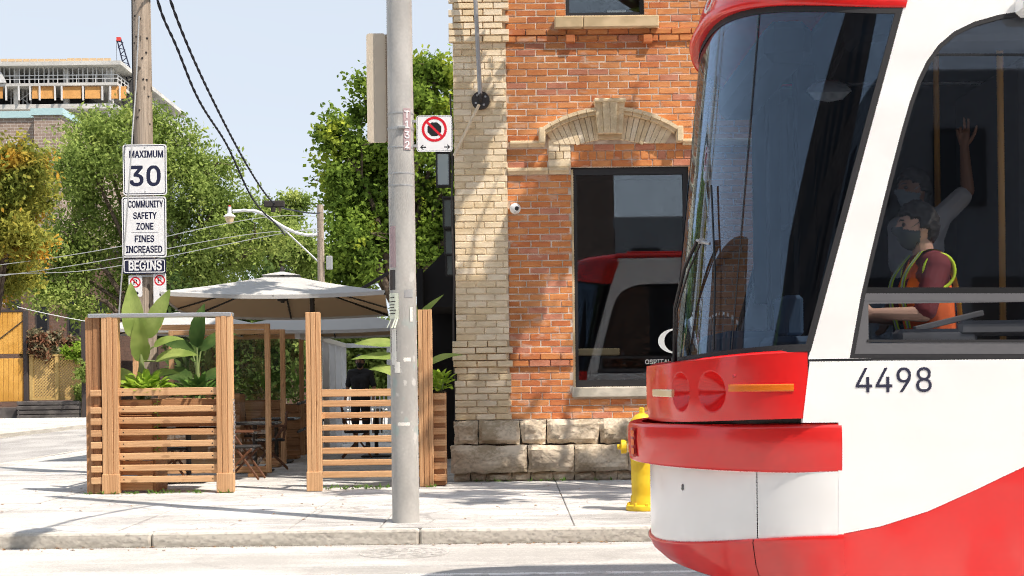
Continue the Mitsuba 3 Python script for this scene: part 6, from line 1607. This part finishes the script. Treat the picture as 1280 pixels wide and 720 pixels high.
# far pole, lamp, wires
fp = thing('utility_pole', 'far wood utility pole behind the umbrella, with a lamp arm and a grey box', 'pole')
YK = 52.0; XK = PX(403.5, YK)
part(fp, 'shaft', tube([(XK, YK, 0), (XK - .02, YK, P(403, 256, YK)[2])], [.15, .115], 16), 'm_pole_wood', 40)
a, b = P(408, 337, YK - .1), P(415.5, 320, YK - .1); part(fp, 'meter_box', box(a[0], b[0], YK - .2, YK, a[2], b[2], .02), 'm_galv')
arm = [P(401, 293, YK), P(385, 294, YK - .1), P(370, 291, YK - .2), P(355, 284, YK - .3), P(340, 275, YK - .4), P(330, 267.5, YK - .5), P(318, 263.5, YK - .55), P(305, 263, YK - .6), P(291, 264, YK - .6)]
part(fp, 'lamp_arm', tube(arm, .055, 8), 'm_rail_white', 40)
part(fp, 'brace', rod(P(401, 330, YK), P(352, 284, YK - .3), .03, 6), 'm_rail_white')
hd_ = P(287, 267.5, YK - .6)
part(fp, 'lamp_head', lathe([(0, .25), (.06, .25), (.07, .02), (.20, -.06), (.21, -.10), (0, -.10)], 20, hd_), 'm_rail_white', 30)
part(fp, 'lamp_globe', lathe([(0, -.36), (.10, -.32), (.15, -.2), (.16, -.1), (0, -.1)], 20, hd_), 'm_clear_lamp', 30)
part(fp, 'photocell', lathe([(0, .31), (.035, .31), (.045, .26), (0, .26)], 12, hd_), 'm_red_flag', 30)
mat('m_cable', (.012, .014, .03), .6)
from scipy.interpolate import CubicSpline
def plan_y(u, ofs=0.0):
    xa, xb = PX(183, YW) + ofs, PX(403, YK) + ofs * .3; ks = (u - 640) / F
    return (xa - YW * (xb - xa) / (YK - YW)) / (ks - (xb - xa) / (YK - YW))
def twisted(label, px, ofs):
    pts = [P(u, v, plan_y(u, ofs)) for u, v in px]; pts = np.array(pts)
    t = np.concatenate([[0], np.cumsum(np.linalg.norm(np.diff(pts, axis=0), axis=1))]); c = CubicSpline(t, pts)
    s = np.arange(0, t[-1], .06); C = c(s); k = thing('power_cable', label, 'cable')
    for ph in (0, np.pi):
        o = np.stack([np.cos(s * 10 + ph), np.cos(s * 10 + ph) * .3, np.sin(s * 10 + ph)], 1) * .009
        part(k, 'strand', tube(C + o, .0155, 6), 'm_cable', 60)
    return C
c1 = twisted('dark twisted overhead power cable, the lower of the two crossing the sky', [(187, -60), (197, 0), (217, 50), (240, 107), (283, 180), (310, 238), (332, 268), (356, 294)], 0.0)
c2 = twisted('dark twisted overhead power cable, the upper of the two crossing the sky', [(196, -60), (213, 0), (233, 53), (267, 127), (320, 225), (345, 256), (362, 262), (385, 266), (400, 266)], .25)
jb = thing('cable_clamp', 'dark clamp joining the overhead cables near the far pole', 'clamp'); q = P(343, 255, plan_y(343, .25)); part(jb, 'body', cat([box(q[0] - .25, q[0] + .25, q[1] - .06, q[1] + .06, q[2] - .08, q[2] + .08, .02), box(q[0] - .08, q[0] + .02, q[1] - .05, q[1] + .05, q[2] - .2, q[2] - .07, .01)]), 'm_iron')
for i, (lab, px) in enumerate((('pale overhead wire running to the left edge, uppermost of three', [(402, 272), (290, 278), (150, 308), (0, 331), (-60, 338)]), ('pale overhead wire running to the left edge, middle of three', [(402, 290), (290, 296), (150, 322), (0, 345), (-60, 351)]), ('pale overhead wire running to the left edge, lowest of three', [(402, 286), (300, 302), (150, 332), (60, 341), (-60, 349)]))):
    pts = np.array([P(u, v, YK - (402 - u) * .03) for u, v in px]); c = CubicSpline(np.arange(len(pts)), pts)(np.linspace(0, len(pts) - 1, 50))
    solo('overhead_wire', tube(c, .011, 5), 'm_galv', lab, 'wire', 'pale wires crossing the trees', smooth=60)
pts = np.array([P(u, v, 54) for u, v in ((-20, 372), (40, 388), (110, 402))]); solo('overhead_wire', tube(CubicSpline(np.arange(3), pts)(np.linspace(0, 2, 20)), .014, 5), 'm_rail_white', 'thin wire sagging above the lattice fence', 'wire', smooth=60)
# hydrant
hy = thing('fire_hydrant', 'yellow fire hydrant on the pavement partly hidden by the streetcar bumper', 'fire hydrant')
HX, HY = PX(802, 14.7), 14.75
part(hy, 'barrel', lathe([(0, 0), (.165, 0), (.17, .02), (.165, .05), (.125, .06), (.12, .14), (.11, .16), (.115, .50), (.125, .55), (.125, .74), (.14, .75), (.14, .79), (0, .79)], 28, (HX, HY, SZ)), 'm_hydrant', 35)
part(hy, 'bonnet', lathe([(.138, .79), (.135, .83), (.115, .90), (.07, .955), (.03, .975), (0, .975)], 28, (HX, HY, SZ)), 'm_hydrant', 35)
part(hy, 'operating_nut', lathe([(0, .974), (.03, .974), (.028, 1.03), (0, 1.035)], 5, (HX, HY, SZ)), 'm_hydrant')
for sx in (-1, 1): part(hy, 'nozzle', lathe([(0, 0), (.055, 0), (.055, .06), (.07, .062), (.07, .11), (.03, .115), (.025, .15), (0, .15)], 18, (HX, HY, SZ)).apply_transform(trimesh.transformations.translation_matrix([HX + sx * .10, HY, SZ + .64]) @ trimesh.transformations.rotation_matrix(sx * np.pi / 2, [0, 1, 0]) @ trimesh.transformations.translation_matrix([-HX, -HY, -SZ])), 'm_hydrant', 35)
part(hy, 'front_nozzle', lathe([(0, -.19), (.03, -.19), (.075, -.17), (.08, -.12), (.07, -.09), (0, -.05)], 20, (HX, HY, SZ + .60), 'y'), 'm_hydrant', 35)
for k in range(8):
    a = k * np.pi / 4 + .2; part(hy, 'bolt', lathe([(0, .05), (.016, .05), (.016, .075), (0, .08)], 6, (HX + .148 * math.cos(a), HY + .148 * math.sin(a), SZ)), 'm_hydrant')
